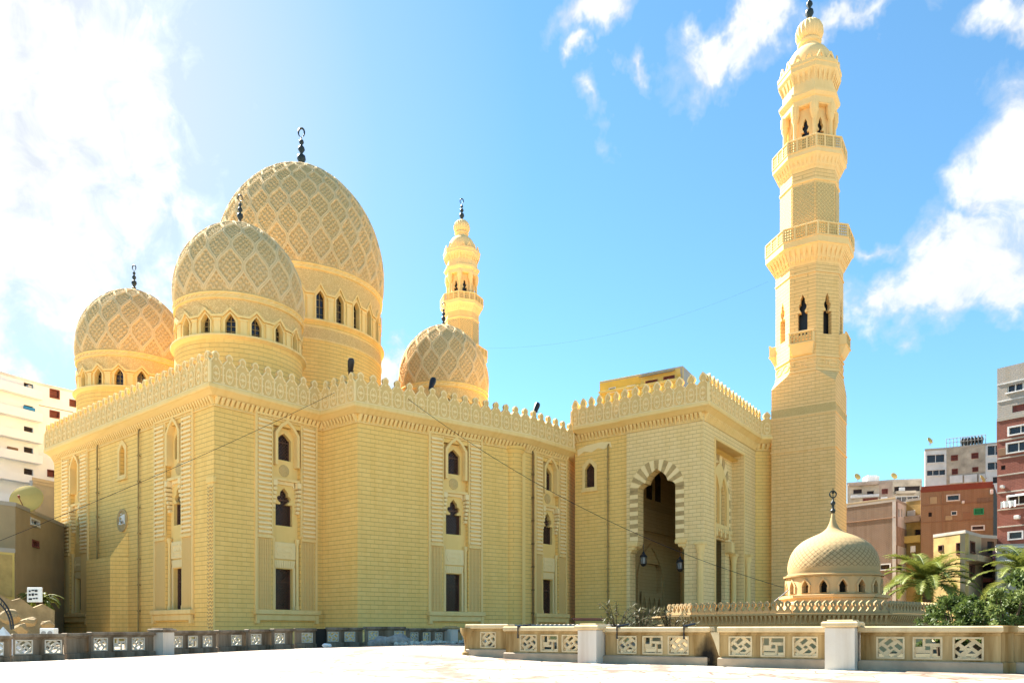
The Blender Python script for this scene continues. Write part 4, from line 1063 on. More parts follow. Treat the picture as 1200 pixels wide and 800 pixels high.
pedestal(near, NB, 14.15, .86, -1.0, .25, 1.52, 'bal_white', 'bal_cap')
section(near, NB, 14.65, 18.35, -.35, npx(1045, 1088, 1135), NM)
MB().lathe([(.42, -.3), (.42, .30), (.36, .32), (.36, 1.15), (.46, 1.17), (.46, 1.35), (.1, 1.36)], 20, (18.3, .06)).build('rounded_pier', 'bal', near, smooth=50, loc=NB.loc, rz=NB.rz)
section(near, NB, 18.62, 22.5, .15, [19.9, 20.9, 21.9], NM)
far = thing('balustrade', 'grey weathered balustrade zigzagging along the left terrace edge below the mosque', 'balustrade', group='balustrades round the terrace')
def zdepth(px):
    xs_ = [-80, 0, 50, 180, 240, 350, 420, 476, 520, 600]; zs_ = [36.5, 37.5, 38.2, 43, 46.7, 52, 53.5, 55.5, 58, 62]
    return float(np.interp(px, xs_, zs_))
def fp(px, dz=0): Z = zdepth(px)+dz; return Vector(((px-600)/F_*Z, Z))
secs = [(-60, 12, .35, [-30, -8]), (16, 74, -.45, [22, 65]), (78, 104, .25, []), (107, 180, -.2, [118, 141, 162]), (201, 253, -.2, [207.5, 226, 243]), (256, 289, .5, [277]), (291, 318, -.15, [300]), (321, 343, -.7, [326.5]), (346, 370, .1, [360]),
        (383, 425, .7, [390, 410]), (429, 474, .0, [437.5, 467.5]), (478, 521, .7, [492, 502.5, 511]), (536, 556, 1.6, [546]), (572, 640, 2.6, [590, 610])]
for (a, b, dz_, cs_) in secs:
    f = Face(fp(a, dz_), fp(b, dz_)); L = f.L
    dark = 'bal_grey' if a < 480 else 'bal'
    section(far, f, 0, L, 0, [f.sx(c) for c in cs_], (dark, 'bal_grey' if a < 200 else 'bal_grey', 'bal_panel_w', 'bal_grey'), pat=(1, 0, 1) if len(cs_) == 3 else (1,), pw=.74 if len(cs_) < 3 else .72, ph=.68)
f = Face(fp(370, .4), fp(384, .9)); MB().box(0, f.L, 0, .3, gz(f.a.x, f.a.y)-.3, gz(f.a.x, f.a.y)+1.3).build('sooty_section', 'soot', far, loc=f.loc, rz=f.rz)  # plain black length between two sections
f = Face(fp(104, .3), fp(107, -.2)); 
for (px, wpx, mat, cm, dz_) in ((190, 18, 'bal_white', 'bal_grey', -.2), (528.5, 10.5, 'bal_white', 'ablaq', .6), (563.5, 10, 'bal_white', 'ablaq', 2.0)):
    f = Face(fp(px-6, dz_), fp(px+6, dz_)); w_ = wpx*zdepth(px)/F_
    pedestal(far, f, f.L/2, w_, -.45, .45, 1.5 if px < 300 else 1.55, mat, cm)

M['soil'] = plain('garden_soil', (.38, .31, .21), .95, .25, .8, bump=.5)
M['planting_soil'] = plain('planting_soil', (.09, .08, .04), .95, .25, .8, bump=.5)  # dark planting soil, with shade put into its colour
idx = {}; fs = []; fs2 = []; vs = []
def nbY(x): return 32.2-(x+1.25)*.5417/.8406+.9
fx = [fp(px, .2) for px in range(-80, 640, 20)]; fxx = [p.x for p in fx]; fyy = [p.y for p in fx]
def beyond(x, y):
    if x >= -2.2: return y > nbY(x) and (x > 3 or y > 33)
    return y > float(np.interp(x, fxx, fyy))+1.2 if x < fxx[-1] else y > 62
for j_ in range(18, 108):
    for i_ in range(-60, 70):
        if beyond(i_+.5, j_+.5) and beyond(i_, j_+.2):
            q = []
            for (a, b) in ((i_, j_), (i_+1, j_), (i_+1, j_+1), (i_, j_+1)):
                if (a, b) not in idx: idx[(a, b)] = len(vs); vs.append((a, b, gz(a, b)+.03))
                q.append(idx[(a, b)])
            (fs2 if i_ > -3 and j_ < 62 else fs).append(tuple(q))
MB().add(vs, fs).build('garden_soil', 'soil', kind='structure', fix=False); MB().add(vs, fs2).build('planting_bed', 'planting_soil', kind='structure', fix=False)
# ------------------------------------------------------------------ small domed pavilion behind the near balustrade
pv = thing('domed_kiosk', 'low domed stone kiosk with arched openings and crenellated parapet beyond the near balustrade', 'kiosk', (17.5, 46, 0))
PL = Vector((17.5, 46, 0))
def ppart(mb, name, mat, parent=pv, **kw): return mb.build(name, mat, parent, loc=tuple(-PL), **kw)
M['kiosk'] = stone('kiosk_stone', (.52, .35, .17), bricks=False, stain=.7)
M['kiosk_dome'] = stone('kiosk_dome_plaster', (.42, .29, .14), bricks=False, stain=.4)
kp = [Vector((9.9, 48.5)), Vector((10.9, 46.2)), Vector((15.4, 42.2)), Vector((20.6, 42.2)), Vector((25.3, 46.0)), Vector((25.3, 56)), Vector((9.9, 56))]
kz = 2.08
body = MB().sweep(kp, [(-.5, BASE), (-.12, BASE), (-.12, kz-.55), (-.02, kz-.5), (.0, kz-.05), (.28, kz), (.30, kz+.10), (-.5, kz+.12)], True); ppart(body, 'wall', 'kiosk')
ppart(MB().add([(p.x, p.y, kz+.05) for p in kp], [tuple(range(len(kp)))]), 'roof', 'kiosk')
cr_ = MB(); br_ = MB()
for i in range(len(kp)-2):
    f = Face(kp[i], kp[i+1]); n = max(3, round(f.L/.40)); p = f.L/n
    for k in range(n):
        cx = (k+.5)*p; q = p/2
        T = lambda v, cx=cx, f=f: f.world(v.x+cx, v.y-.16, v.z+kz+.12)
        lo_ = [(q*.98, 0), (q*.98, .10), (q*.45, .22), (q*.35, .32), (q*.75, .42), (q*.8, .54), (q*.4, .63), (q*.05, .68)]
        cr_.slab(lo_+[(-x, z) for x, z in lo_[::-1]], [[(-q*.25, .38), (q*.25, .38), (q*.25, .52), (-q*.25, .52)]], 0, .14, T)
    n2 = max(4, round(f.L/.26)); p = f.L/n2
    for k in range(n2):
        cx = (k+.5)*p; T = lambda v, cx=cx, f=f: f.world(v.x+cx, v.y, v.z)
        br_.add([(-p*.3, .0, kz-.02), (p*.3, 0, kz-.02), (p*.3, -.24, kz-.02), (-p*.3, -.24, kz-.02), (-p*.2, 0, kz-.45), (p*.2, 0, kz-.45), (0, -.08, kz-.42)], [(0, 1, 2, 3), (2, 6, 3), (0, 3, 6, 4), (1, 5, 6, 2), (4, 6, 5), (0, 4, 5, 1)], T)
ppart(cr_, 'parapet', 'kiosk_dome'); ppart(br_, 'bracket_row', 'kiosk')
KX, KY = 19.35, 46.3
kd = MB().lathe([(3.25, kz), (3.2, 2.75), (2.95, 2.95), (2.95, 3.1), (3.1, 3.14), (3.12, 3.3), (2.7, 3.36)], 8, (KX, KY), a0=PI/8); ppart(kd, 'drum_base', 'kiosk')
aw = MB(); rr_ = 2.68
for i in range(16):
    a = 2*PI*(i+.5)/16
    def T(v, a=a): th = a+v.x/rr_; r_ = rr_-v.y; return Vector((KX+r_*math.cos(th), KY+r_*math.sin(th), v.z))
    h = PI*rr_/16; hole = [(-.20, 3.42), (.20, 3.42), (.20, 3.72), (.22, 3.80), (.14, 3.98), (0, 4.16), (-.14, 3.98), (-.22, 3.80), (-.20, 3.72)]
    aw.slab([(-h, 3.34), (h, 3.34), (h, 4.40), (-h, 4.40)], [hole], 0, .35, T)
    hr = [(x*1.55, 3.42+(z-3.42)*1.14) for x, z in hole]; aw.slab(hr, [hole], -.06, .02, T)
ppart(aw, 'arcade_ring', 'kiosk')
ppart(MB().lathe([(2.2, 3.36), (2.2, 4.4)], 24, (KX, KY)), 'dark_interior', 'soot')  # black core: the shade behind the arches put into its colour
nu, nv = 240, 90; vs = []
prof = [(2.80, 4.40), (2.82, 4.50), (2.62, 4.54), (2.62, 4.62)]
pk = [(2.54, 4.62), (2.58, 4.95), (2.53, 5.4), (2.38, 5.85), (2.10, 6.28), (1.68, 6.64), (1.18, 6.90), (.76, 7.08), (.42, 7.32), (.25, 7.60), (.15, 7.9), (.10, 8.15), (.06, 8.35)]
pr = []
for s_ in np.linspace(0, len(pk)-1.001, nv):
    i = int(s_); u = s_-i; p0, p1, p2, p3 = pk[max(i-1, 0)], pk[i], pk[i+1], pk[min(i+2, len(pk)-1)]
    pr.append(tuple(.5*(2*p1[k]+(-p0[k]+p2[k])*u+(2*p0[k]-5*p1[k]+4*p2[k]-p3[k])*u*u+(-p0[k]+3*p1[k]-3*p2[k]+p3[k])*u**3) for k in (0, 1)))
for (r_, z_) in pr:
    for i in range(nu):
        a = 2*PI*i/nu; h = 0
        if 4.9 < z_ < 6.0:
            u = a/(2*PI)*44; v = (z_-4.9)/.30; da = abs(((u+v)/1) % 1-.5); db = abs(((u-v)/1) % 1-.5); h = .06*min(1, max(da, db)*2.4-.9+.0) if max(da, db) > .375 else 0
        elif z_ >= 6.0 and z_ < 7.3: 
            u = a/(2*PI)*44; h = .012*abs(math.sin(PI*u))*abs(math.sin(z_*14))
        vs.append((KX+(r_+h)*math.cos(a), KY+(r_+h)*math.sin(a), z_))
kd = MB().add(vs, [(k*nu+i, k*nu+(i+1) % nu, (k+1)*nu+(i+1) % nu, (k+1)*nu+i) for k in range(nv-1) for i in range(nu)])
kd.lathe(prof, 64, (KX, KY), cap=False)
def kiosk_mat():
    m = M['kiosk_dome'].copy(); m.name = 'kiosk_dome_diaper'; t = NT(m.node_tree); b = [n for n in t.n if n.type == 'BSDF_PRINCIPLED'][0]
    src = b.inputs['Base Color'].links[0].from_socket; co = t.node('ShaderNodeTexCoord').outputs['Object']
    x, y, z = t.sep(t.vmath('SUBTRACT', co, (KX, KY, 4.9))); u = t.math('MULTIPLY', t.math('ARCTAN2', y, x), 44/(2*PI)); v = t.math('DIVIDE', z, .30)
    fa = t.math('PINGPONG', t.math('ADD', u, v), .5); fc = t.math('PINGPONG', t.math('SUBTRACT', u, v), .5)
    k = t.ramp(t.math('MINIMUM', t.math('ABSOLUTE', t.math('SUBTRACT', fa, .5)), t.math('ABSOLUTE', t.math('SUBTRACT', fc, .5))), [(.05, 1), (.13, 0)])
    zone = t.math('MULTIPLY', t.ramp(t.math('MULTIPLY', z, .3), [(0, 0), (.02, 1), (.30, 1), (.36, .35), (.68, .3), (.7, 0)]), k)
    t.put(b.inputs['Base Color'], t.mix(t.math('MULTIPLY', zone, .75), src, (.17, .11, .05))); return m
M['kiosk_diaper'] = kiosk_mat()
kdo = ppart(kd, 'dome', 'kiosk_diaper', smooth=45)
ff = MB().lathe([(.10, 8.3), (.16, 8.45), (.08, 8.55), (.07, 8.75), (.14, 8.85), (.14, 8.95), (.05, 9.05), (.04, 9.25)], 10, (KX, KY))
ring_ = [(KX+.20*math.cos(a), KY, 9.44+.20*math.sin(a)) for a in [2*PI*q/20 for q in range(21)]]; ff.tube(ring_, .04, 6, cap=False)
ff.tube([(KX, KY, 9.2), (KX, KY, 9.8)], .025, 6); ff.lathe([(.02, 9.45), (.10, 9.52), (.02, 9.6)], 8, (KX, KY)); ppart(ff, 'finial', 'bronze', smooth=50)

# ------------------------------------------------------------------ surrounding buildings
def paint(name, c, **k): M[name] = plain(name, c, **{**dict(rough=.85, var=.10, scale=.35), **k})
paint('brick_brown', (.26, .15, .09)); paint('brick_orange', (.40, .21, .10)); paint('concrete', (.40, .36, .31)); paint('plaster_white', (.70, .69, .68), var=.16); paint('plaster_cream', (.50, .43, .34), var=.22, scale=.7)
paint('plaster_pink', (.44, .34, .27), var=.2, scale=.7); paint('plaster_yellow', (.50, .35, .13), var=.2, scale=.8); paint('plaster_grey', (.33, .32, .31)); paint('mud', (.40, .31, .19)); paint('roof_red', (.22, .06, .04)); paint('ochre', (.66, .42, .08)); paint('ochre_dull', (.60, .44, .14))
M['brick_wall_brown'] = stone('brown_brickwork', (.19, .13, .09), bw=.5, bh=.16, joint=(.30, .24, .18), jmix=.5, stain=.8, msz=.03, dk=(.55, .5, .45))
M['brick_wall_orange'] = stone('orange_brickwork', (.26, .165, .10), bw=.5, bh=.16, joint=(.30, .22, .15), jmix=.5, stain=.8, msz=.03, dk=(.6, .52, .45))
M['brick_wall_red'] = stone('red_brickwork', (.22, .08, .06), bw=.5, bh=.16, joint=(.28, .14, .10), jmix=.5, stain=.7, msz=.03, dk=(.6, .6, .6))
M['bright_white'] = plain('bright_white_paint', (.84, .87, .90), .7, .05, .3); M['shutter_green'] = plain('green_shutter', (.03, .30, .14), .6); M['shutter_brown'] = plain('brown_shutter', (.20, .06, .05), .6); M['blue_cloth'] = plain('blue_cloth', (.04, .28, .62), .8)
M['red_cloth'] = plain('red_cloth', (.5, .06, .05), .8); M['pink_cloth'] = plain('pink_cloth', (.7, .35, .42), .8); M['navy_cloth'] = plain('navy_cloth', (.06, .08, .25), .8)
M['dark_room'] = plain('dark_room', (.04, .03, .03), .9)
def block(label, cat, faces_, z0, z1, mat, name='apartment_block', depth=18, group='buildings around the square', roofmat='concrete'):
    """faces_: list of (pxa, Za, pxb, Zb, material, openings, extras); openings in photo pixels on that face"""
    f0_ = Face(((faces_[0][0]-600)/F_*faces_[0][1], faces_[0][1]), ((faces_[0][2]-600)/F_*faces_[0][3], faces_[0][3]))
    t = thing(name, label, cat, (f0_.a.x, f0_.a.y, 0), group=group); O = Vector(t.location)
    plan = []
    for (pa_, Za, pb_, Zb, m_, ops) in faces_:
        a = Vector(((pa_-600)/F_*Za, Za)); b = Vector(((pb_-600)/F_*Zb, Zb)); f = Face(a, b)
        if not plan: plan.append(a)
        plan.append(b)
        loc = tuple(Vector(f.loc)-O)
        holes = []; wins = []
        for op in ops:
            (x0, y0, x1, y1), kind = op[0], op[1]
            xr = (x0+x1)/2 if x1-x0 < 20 else (x1 if x0 < 0 else x0)
            s0 = f.sx(x0); s1 = f.sx(x1); zt_ = f.sx(xr, y0)[1]; zb_ = f.sx(xr, y1)[1]
            s0, s1 = max(.05, s0), min(f.L-.05, s1)
            if s1-s0 < .15: continue
            if kind in ('slab', 'balcony', 'sign', 'awning', 'bandc', 'cloth', 'ac', 'band'): wins.append((s0, s1, zb_, zt_, kind, op[2] if len(op) > 2 else None)); continue
            if zb_ > z1-.5: continue
            if zb_ < z0+.1 or zt_ > z1-.1: zt_ = min(zt_, z1-.1); zb_ = max(zb_, z0+.1)
            holes.append(rect(s0, s1, zb_, zt_)); wins.append((s0, s1, zb_, zt_, kind, op[2] if len(op) > 2 else None))
        wl = MB().slab(rect(0, f.L, z0, z1), holes, 0, .5).build('wall', m_, t, loc=loc, rz=f.rz)
        for (s0, s1, zb_, zt_, kind, mt) in wins:
            w_ = s1-s0; h_ = zt_-zb_
            if kind in ('win', 'shut', 'open', 'winw'):
                pn = MB().box(s0-.02, s1+.02, .28, .36, zb_-.02, zt_+.02).build('window', {'win': 'glass', 'winw': 'glass', 'open': 'dark_room', 'shut': mt or 'shutter_brown'}[kind], wl)
                fr_ = MB(); k_ = min(.12, w_*.1)
                if kind != 'open' or mt:
                    y0_, y1_ = -.06, .27
                    fr_.box(s0-k_, s0+k_*.4, y0_, y1_, zb_-k_, zt_+k_).box(s1-k_*.4, s1+k_, y0_, y1_, zb_-k_, zt_+k_).box(s0+k_*.4, s1-k_*.4, y0_, y1_, zt_-k_*.3, zt_+k_).box(s0+k_*.4, s1-k_*.4, y0_-.08, y1_, zb_-k_, zb_+k_*.3)
                    n_ = max(1, round(w_/1.1))
                    if kind != 'shut':
                        for q in range(1, n_): fr_.box(s0+w_*q/n_-k_*.35, s0+w_*q/n_+k_*.35, .1, .27, zb_+k_*.3, zt_-k_*.3)
                    else:
                        nn = max(3, int(h_/.25))
                        for q in range(nn): fr_.box(s0+k_, s1-k_, .2, .3, zb_+h_*q/nn, zb_+h_*(q+.5)/nn)
                    fr_.build('frame', 'plaster_white' if kind in ('win', 'winw') else ('shutter_brown' if kind == 'shut' and not mt else (mt or 'wood')), pn)
            elif kind in ('slab',): MB().bbox(s0, s1, -.9, .02, zb_, zt_, .03).build('balcony_slab', mt or 'concrete', wl)
            elif kind == 'balcony':
                b_ = MB(); b_.box(s0, s1, -1.2, .0, zb_, zb_+.15); b_.box(s0, s1, -1.2, -1.08, zb_+.15, zt_); b_.box(s0, s0+.1, -1.08, 0, zb_+.15, zt_); b_.box(s1-.1, s1, -1.08, 0, zb_+.15, zt_); b_.build('balcony', mt or 'plaster_white', wl)
            elif kind == 'band': MB().bbox(s0, s1, -.06, .02, zb_, zt_, .02).build('floor_band', mt or 'concrete', wl)
            elif kind == 'sign': MB().bbox(s0, s1, -.25, -.05, zb_, zt_, .03).build('panel', mt or 'plaster_white', wl)
            elif kind == 'awning': MB().add([(s0, 0, zt_), (s1, 0, zt_), (s1, -1.3, zb_), (s0, -1.3, zb_), (s0, 0, zt_-.1), (s1, 0, zt_-.1), (s1, -1.3, zb_-.1), (s0, -1.3, zb_-.1)], [(0, 1, 2, 3), (4, 7, 6, 5), (2, 6, 7, 3), (0, 3, 7, 4), (1, 5, 6, 2), (0, 4, 5, 1)]).build('awning', mt or 'wood', wl)
            elif kind == 'ac': MB().bbox(s0, s1, -.6, -.02, zb_, zt_, .04).build('air_conditioner', mt or 'plaster_white', wl)
            elif kind == 'cloth':
                c_ = MB(); n_ = 8
                vs = []
                for q in range(n_+1): xx = s0+w_*q/n_; yy = -1.4+.08*math.sin(q*2.1); vs += [(xx, yy, zt_), (xx, yy-.05*math.cos(q*1.7), zb_+.2*h_*math.sin(q*1.3)**2), (xx, yy+.04, zt_), (xx, yy-.05*math.cos(q*1.7)+.04, zb_+.2*h_*math.sin(q*1.3)**2)]
                fs = []
                for q in range(n_): a_ = q*4; fs += [(a_, a_+1, a_+5, a_+4), (a_+2, a_+6, a_+7, a_+3)]
                c_.add(vs, fs).build('laundry', mt or 'pink_cloth', wl, fix=False)
    # body behind the faces
    bk = []
    n0_ = (plan[1]-plan[0]).normalized(); n0_ = Vector((-n0_.y, n0_.x))
    pl_ = list(plan)
    pl_ += [plan[-1]*(1+depth/plan[-1].length), plan[0]*(1+depth/plan[0].length)]
    inn = inset_closed(pl_, .5)
    n = len(pl_); vs = [(p.x-O.x, p.y-O.y, z0) for p in pl_]+[(p.x-O.x, p.y-O.y, z1-.02) for p in pl_]
    fs = [tuple(range(n, 2*n))]+[(i, (i+1) % n, (i+1) % n+n, i+n) for i in range(len(plan)-1, n)]
    MB().add(vs, fs).build('rear_shell', faces_[0][4], t)
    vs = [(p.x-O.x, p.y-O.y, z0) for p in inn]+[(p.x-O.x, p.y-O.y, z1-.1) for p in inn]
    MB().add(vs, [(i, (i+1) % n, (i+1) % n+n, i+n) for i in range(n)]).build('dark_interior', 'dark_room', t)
    MB().sweep([(p.x-O.x, p.y-O.y) for p in pl_], [(-.25, z1-.01), (.05, z1-.01), (.05, z1+.35), (-.25, z1+.35)], True).build('roof_edge', roofmat, t)
    return t
def zat(y, Z): return EYE+(YH-y)/F_*Z
# tall brick block at the right edge
rf_ = [((1190, 449, 1203, 461), 'winw', None)]
t_ = block('tall red brick block with grey unplastered top floors at the right edge', 'apartment block',
    [(1168.5, 92, 1290, 84, 'brick_wall_red',
      [((1186, 457, 1212, 465), 'winw'), ((1180, 479, 1204, 487), 'shut'), ((1182, 501, 1210, 510), 'winw'), ((1180, 520, 1207, 531), 'winw'), ((1181, 581, 1206, 592), 'open', 'plaster_white'), ((1182, 623, 1198, 631), 'winw'),
       ((1168.5, 516, 1290, 518), 'band'), ((1168.5, 537, 1290, 538.5), 'band'), ((1168.5, 557, 1290, 558.5), 'band'), ((1168.5, 577, 1290, 578.5), 'band'), ((1168.5, 597, 1290, 598.5), 'band'), ((1168.5, 617, 1290, 618.5), 'band'),
       ((1173, 545, 1178, 550), 'open'), ((1174, 569, 1178, 572), 'ac'), ((1190, 604, 1196, 608), 'ac'), ((1170, 525, 1179, 534), 'band', 'brick_brown'), ((1184, 580, 1207, 583), 'awning', 'plaster_white'), ((1178, 588, 1196, 596), 'cloth', 'white')])], BASE, zat(494, 92), 'brick_wall_red')
M['unplastered'] = stone('grey_blockwork', (.36, .33, .30), bw=.5, bh=.25, joint=(.3, .27, .24), jmix=.5, stain=.6, msz=.03)
f = Face(((1168.5-600)/F_*92, 92), ((1290-600)/F_*84, 84))
zA, zB = zat(494, 92)+.36, zat(432, 92)
o = MB().slab(rect(0, f.L, zA, zB), [rect(1.1, 4.3, zat(463, 92), zat(455, 92)), rect(1.6, 3.2, zat(487, 92), zat(479, 92))], 0, .5)
o = o.build('upper_storeys', 'unplastered', t_, loc=tuple(Vector(f.loc)-Vector(t_.location)), rz=f.rz)
MB().box(0.0, f.L, .5, 14, zA, zB).build('upper_core', 'unplastered', o); MB().box(1.1, 4.3, .3, .4, zat(463, 92), zat(455, 92)).build('window', 'glass', o); MB().box(1.6, 3.2, .2, .3, zat(487, 92), zat(479, 92)).build('window', 'shutter_brown', o)
wf = MB(); 
for x in (1.1, 1.9, 2.7, 3.5, 4.3): wf.box(x-.06, x+.06, .1, .28, zat(463, 92), zat(455, 92))
wf.bbox(.9, 4.5, -.15, .1, zat(464.5, 92), zat(463, 92), .03); wf.box(0, f.L, -.05, .01, zat(452, 92), zat(450.5, 92)); wf.box(0, f.L, -.05, .01, zat(472, 92), zat(470.5, 92)); wf.build('frame', 'plaster_white', o)

block('orange brown brick block with dark red roof band right of the palm', 'apartment block',
    [(1079, 112, 1164, 108, 'brick_wall_orange',
      [((1110, 580, 1124, 586), 'winw'), ((1115, 599, 1121, 603), 'win'), ((1142, 596, 1152, 602), 'shut', 'shutter_green'), ((1139, 616, 1153, 620.5), 'winw'),
       ((1079, 570, 1164, 577), 'band', 'roof_red'), ((1079, 592, 1164, 593), 'band', 'brick_brown'), ((1079, 612, 1164, 613), 'band', 'brick_brown'), ((1103.5, 577, 1105.5, 720), 'band', 'brick_brown'), ((1160, 574, 1163.5, 579), 'ac'), ((1127, 587, 1130, 590), 'ac'), ((1088, 600, 1092, 605), 'open'), ((1090, 582, 1098, 590), 'band', 'mud'), ((1128, 600, 1138, 608), 'band', 'brick_brown'), ((1108, 604, 1116, 609), 'band', 'mud'), ((1145, 583, 1160, 589), 'band', 'brick_wall_brown')]),
     (1164, 108, 1170, 120, 'soot', [])], BASE, zat(573, 110), 'brick_wall_orange', roofmat='roof_red')  # narrow right end face is plain black
block('pale apartment block with glazed balconies above the orange brick block', 'apartment block',
    [(1084, 132, 1109, 131, 'plaster_white', [((1086, 533, 1107, 542.5), 'winw'), ((1086, 551, 1108, 557.5), 'winw')]),
     (1109, 131, 1155, 128, 'plaster_cream', [((1115, 533.5, 1122, 539), 'shut'), ((1139, 531, 1146, 536.5), 'shut'), ((1116, 549.5, 1122, 555), 'shut'), ((1140, 547.5, 1146, 552), 'shut'), ((1113, 557, 1128, 566), 'sign'), ((1130, 556, 1145, 565), 'sign'), ((1147, 555, 1160, 564), 'sign')]),
     (1155, 128, 1176, 127, 'plaster_white', [((1157, 521, 1176, 533), 'winw'), ((1157, 541, 1176, 550), 'winw'), ((1163, 558, 1176, 566), 'winw')])], BASE, zat(525, 130), 'plaster_cream')
# rooftop railing and pots
f = Face(((1109-600)/F_*131.2, 131.2), ((1155-600)/F_*128.2, 128.2))
t_ = thing('roof_railing', 'thin rooftop railing on top of the pale apartment block', 'railing', (f.a.x, f.a.y, zat(525, 130)+.36))
rm = MB(); 
for k in range(12): rm.tube([(k*f.L/11, 0, 0), (k*f.L/11, 0, 1.5)], .05, 5)
rm.tube([(0, 0, 1.5), (f.L, 0, 1.5)], .05, 5).tube([(0, 0, .8), (f.L, 0, .8)], .04, 5); rm.build('rail', 'plaster_grey', t_, rz=f.rz)
pl = MB()
for k in range(7): x = f.L*(.42+.08*k); pl.lathe([(.18, .05), (.25, .5), (.32, .9), (.18, 1.3), (.02, 1.5)], 6, (x, .3))
pl.build('potted_plant', 'bronze', t_, rz=f.rz)

block('brown windowless brick gable directly right of the tall minaret', 'building',
    [(990, 118, 1050, 112, 'brick_wall_brown', [((990, 612, 1050, 613), 'band', 'brick_brown'), ((990, 590, 1050, 592), 'band', 'mud'), ((1031, 661, 1043, 667), 'winw')]),
     (1050, 112, 1062, 116, 'plaster_white', [((1052.5, 596, 1054.5, 605), 'open'), ((1056, 596, 1057.5, 605), 'open'), ((1050, 618, 1062, 640), 'band', 'plaster_pink'), ((1051.5, 661, 1059, 668), 'open')])], BASE, zat(591, 115), 'brick_wall_brown')
block('ochre building with stacked balconies between the brick gable and the orange block', 'building',
    [(1062, 116, 1083, 114, 'plaster_yellow', [((1062, 606, 1082, 613), 'balcony', 'plaster_pink'), ((1062, 629, 1083, 637), 'balcony', 'ochre_dull'), ((1072, 620, 1079, 628), 'open'), ((1072, 640, 1078, 648), 'cloth', 'white'), ((1064, 598, 1073, 605), 'sign'), ((1062, 653, 1083, 661), 'balcony', 'mud')])], BASE, zat(585, 114), 'plaster_yellow')
block('distant beige apartment with balconies above the brick gable, next to the minaret', 'apartment block',
    [(993, 150, 1030, 148, 'plaster_cream', [((1000, 573, 1010, 578), 'open'), ((1016, 575, 1024, 580), 'open'), ((1012, 584, 1028, 590), 'shut'), ((997, 581, 1030, 584), 'slab', 'plaster_white'), ((994, 567, 1030, 570), 'slab', 'plaster_pink')]),
     (1030, 148, 1046, 147, 'plaster_pink', [((1034, 573, 1040, 578), 'shut'), ((1032, 582, 1040, 590), 'sign')]),
     (1046, 147, 1080, 146, 'plaster_cream', [((1048, 570, 1078, 576), 'open'), ((1053, 571, 1060, 575), 'sign'), ((1048, 576, 1072, 579), 'slab', 'plaster_cream'), ((1050, 582, 1076, 588), 'winw'), ((1044, 589, 1080, 592), 'slab', 'plaster_pink')])], BASE, zat(565, 148), 'plaster_cream')
# rooftop rooms on the distant building
o = tag(MB().bbox(0, 2.4, 0, 2, 0, 1.5, .03).bbox(.3, 2.1, .2, 1.8, 1.5, 1.7, .02).build('water_tank', 'white', loc=tuple(at(1016, 560, 149.5)-Vector((0, 0, .3)))), 'white boxy water tank on the distant beige roof', 'water tank')
o.location.z = zat(565, 148)+.02
block('small yellow house with flat roof behind the palm', 'house',
    [(1094, 88, 1131, 84, 'plaster_yellow', [((1100, 639, 1105, 645), 'open', 'wood'), ((1121, 636, 1126, 649), 'open', 'wood'), ((1094, 627, 1131, 629.5), 'band', 'plaster_cream')]),
     (1131, 84, 1150, 88, 'mud', [((1137, 635, 1142, 647), 'open', 'wood'), ((1131, 652, 1150, 659), 'balcony', 'mud'), ((1136, 662, 1142, 676), 'open', 'wood')]),
     (1150, 88, 1168, 89, 'brick_brown', [((1157, 634, 1165, 648), 'open'), ((1152, 660, 1166, 676), 'open'), ((1152, 682, 1166, 700), 'open'), ((1150, 652, 1168, 656), 'slab', 'roof_red'), ((1152, 678, 1168, 682), 'slab', 'roof_red'), ((1143, 646, 1149, 658), 'cloth', 'navy_cloth'), ((1149, 646, 1153, 660), 'cloth', 'pink_cloth'), ((1153, 641, 1157, 652), 'cloth', 'white'), ((1150, 655, 1153, 663), 'cloth', 'red_cloth')])], BASE, zat(627, 86), 'plaster_yellow', name='house')
block('low white weathered house under the red brick block', 'house',
    [(1168, 84, 1260, 82, 'plaster_cream', [((1185, 645, 1196, 651), 'winw'), ((1174, 645, 1178, 648), 'open'), ((1168, 657, 1260, 660), 'slab', 'plaster_white'), ((1180, 674, 1192, 684), 'open'), ((1168, 640, 1260, 642), 'band', 'plaster_white')])], BASE, zat(640, 83), 'plaster_cream', name='house')
# yellow block seen over the porch roof
block('yellow roof storey with black awning rising behind the porch battlements', 'building',
    [(703, 168, 751, 163, 'ochre', [((714, 454.5, 721, 459.5), 'winw'), ((735, 452, 744, 456), 'open', 'plaster_white'), ((703, 447, 751, 448.2), 'band', 'ochre_dull'), ((703, 460, 751, 462), 'slab', 'ochre_dull')]),
     (751, 163, 800, 158, 'ochre_dull', [((757, 446, 770, 449), 'shut'), ((778, 441, 790, 444), 'shut'), ((750, 441, 791, 444), 'awning', 'iron'), ((751, 452, 800, 455), 'slab', 'ochre_dull'), ((794, 438, 798, 444), 'band', 'ochre')]),
     (800, 158, 812, 164, 'plaster_grey', [])], BASE, zat(449, 168), 'ochre')
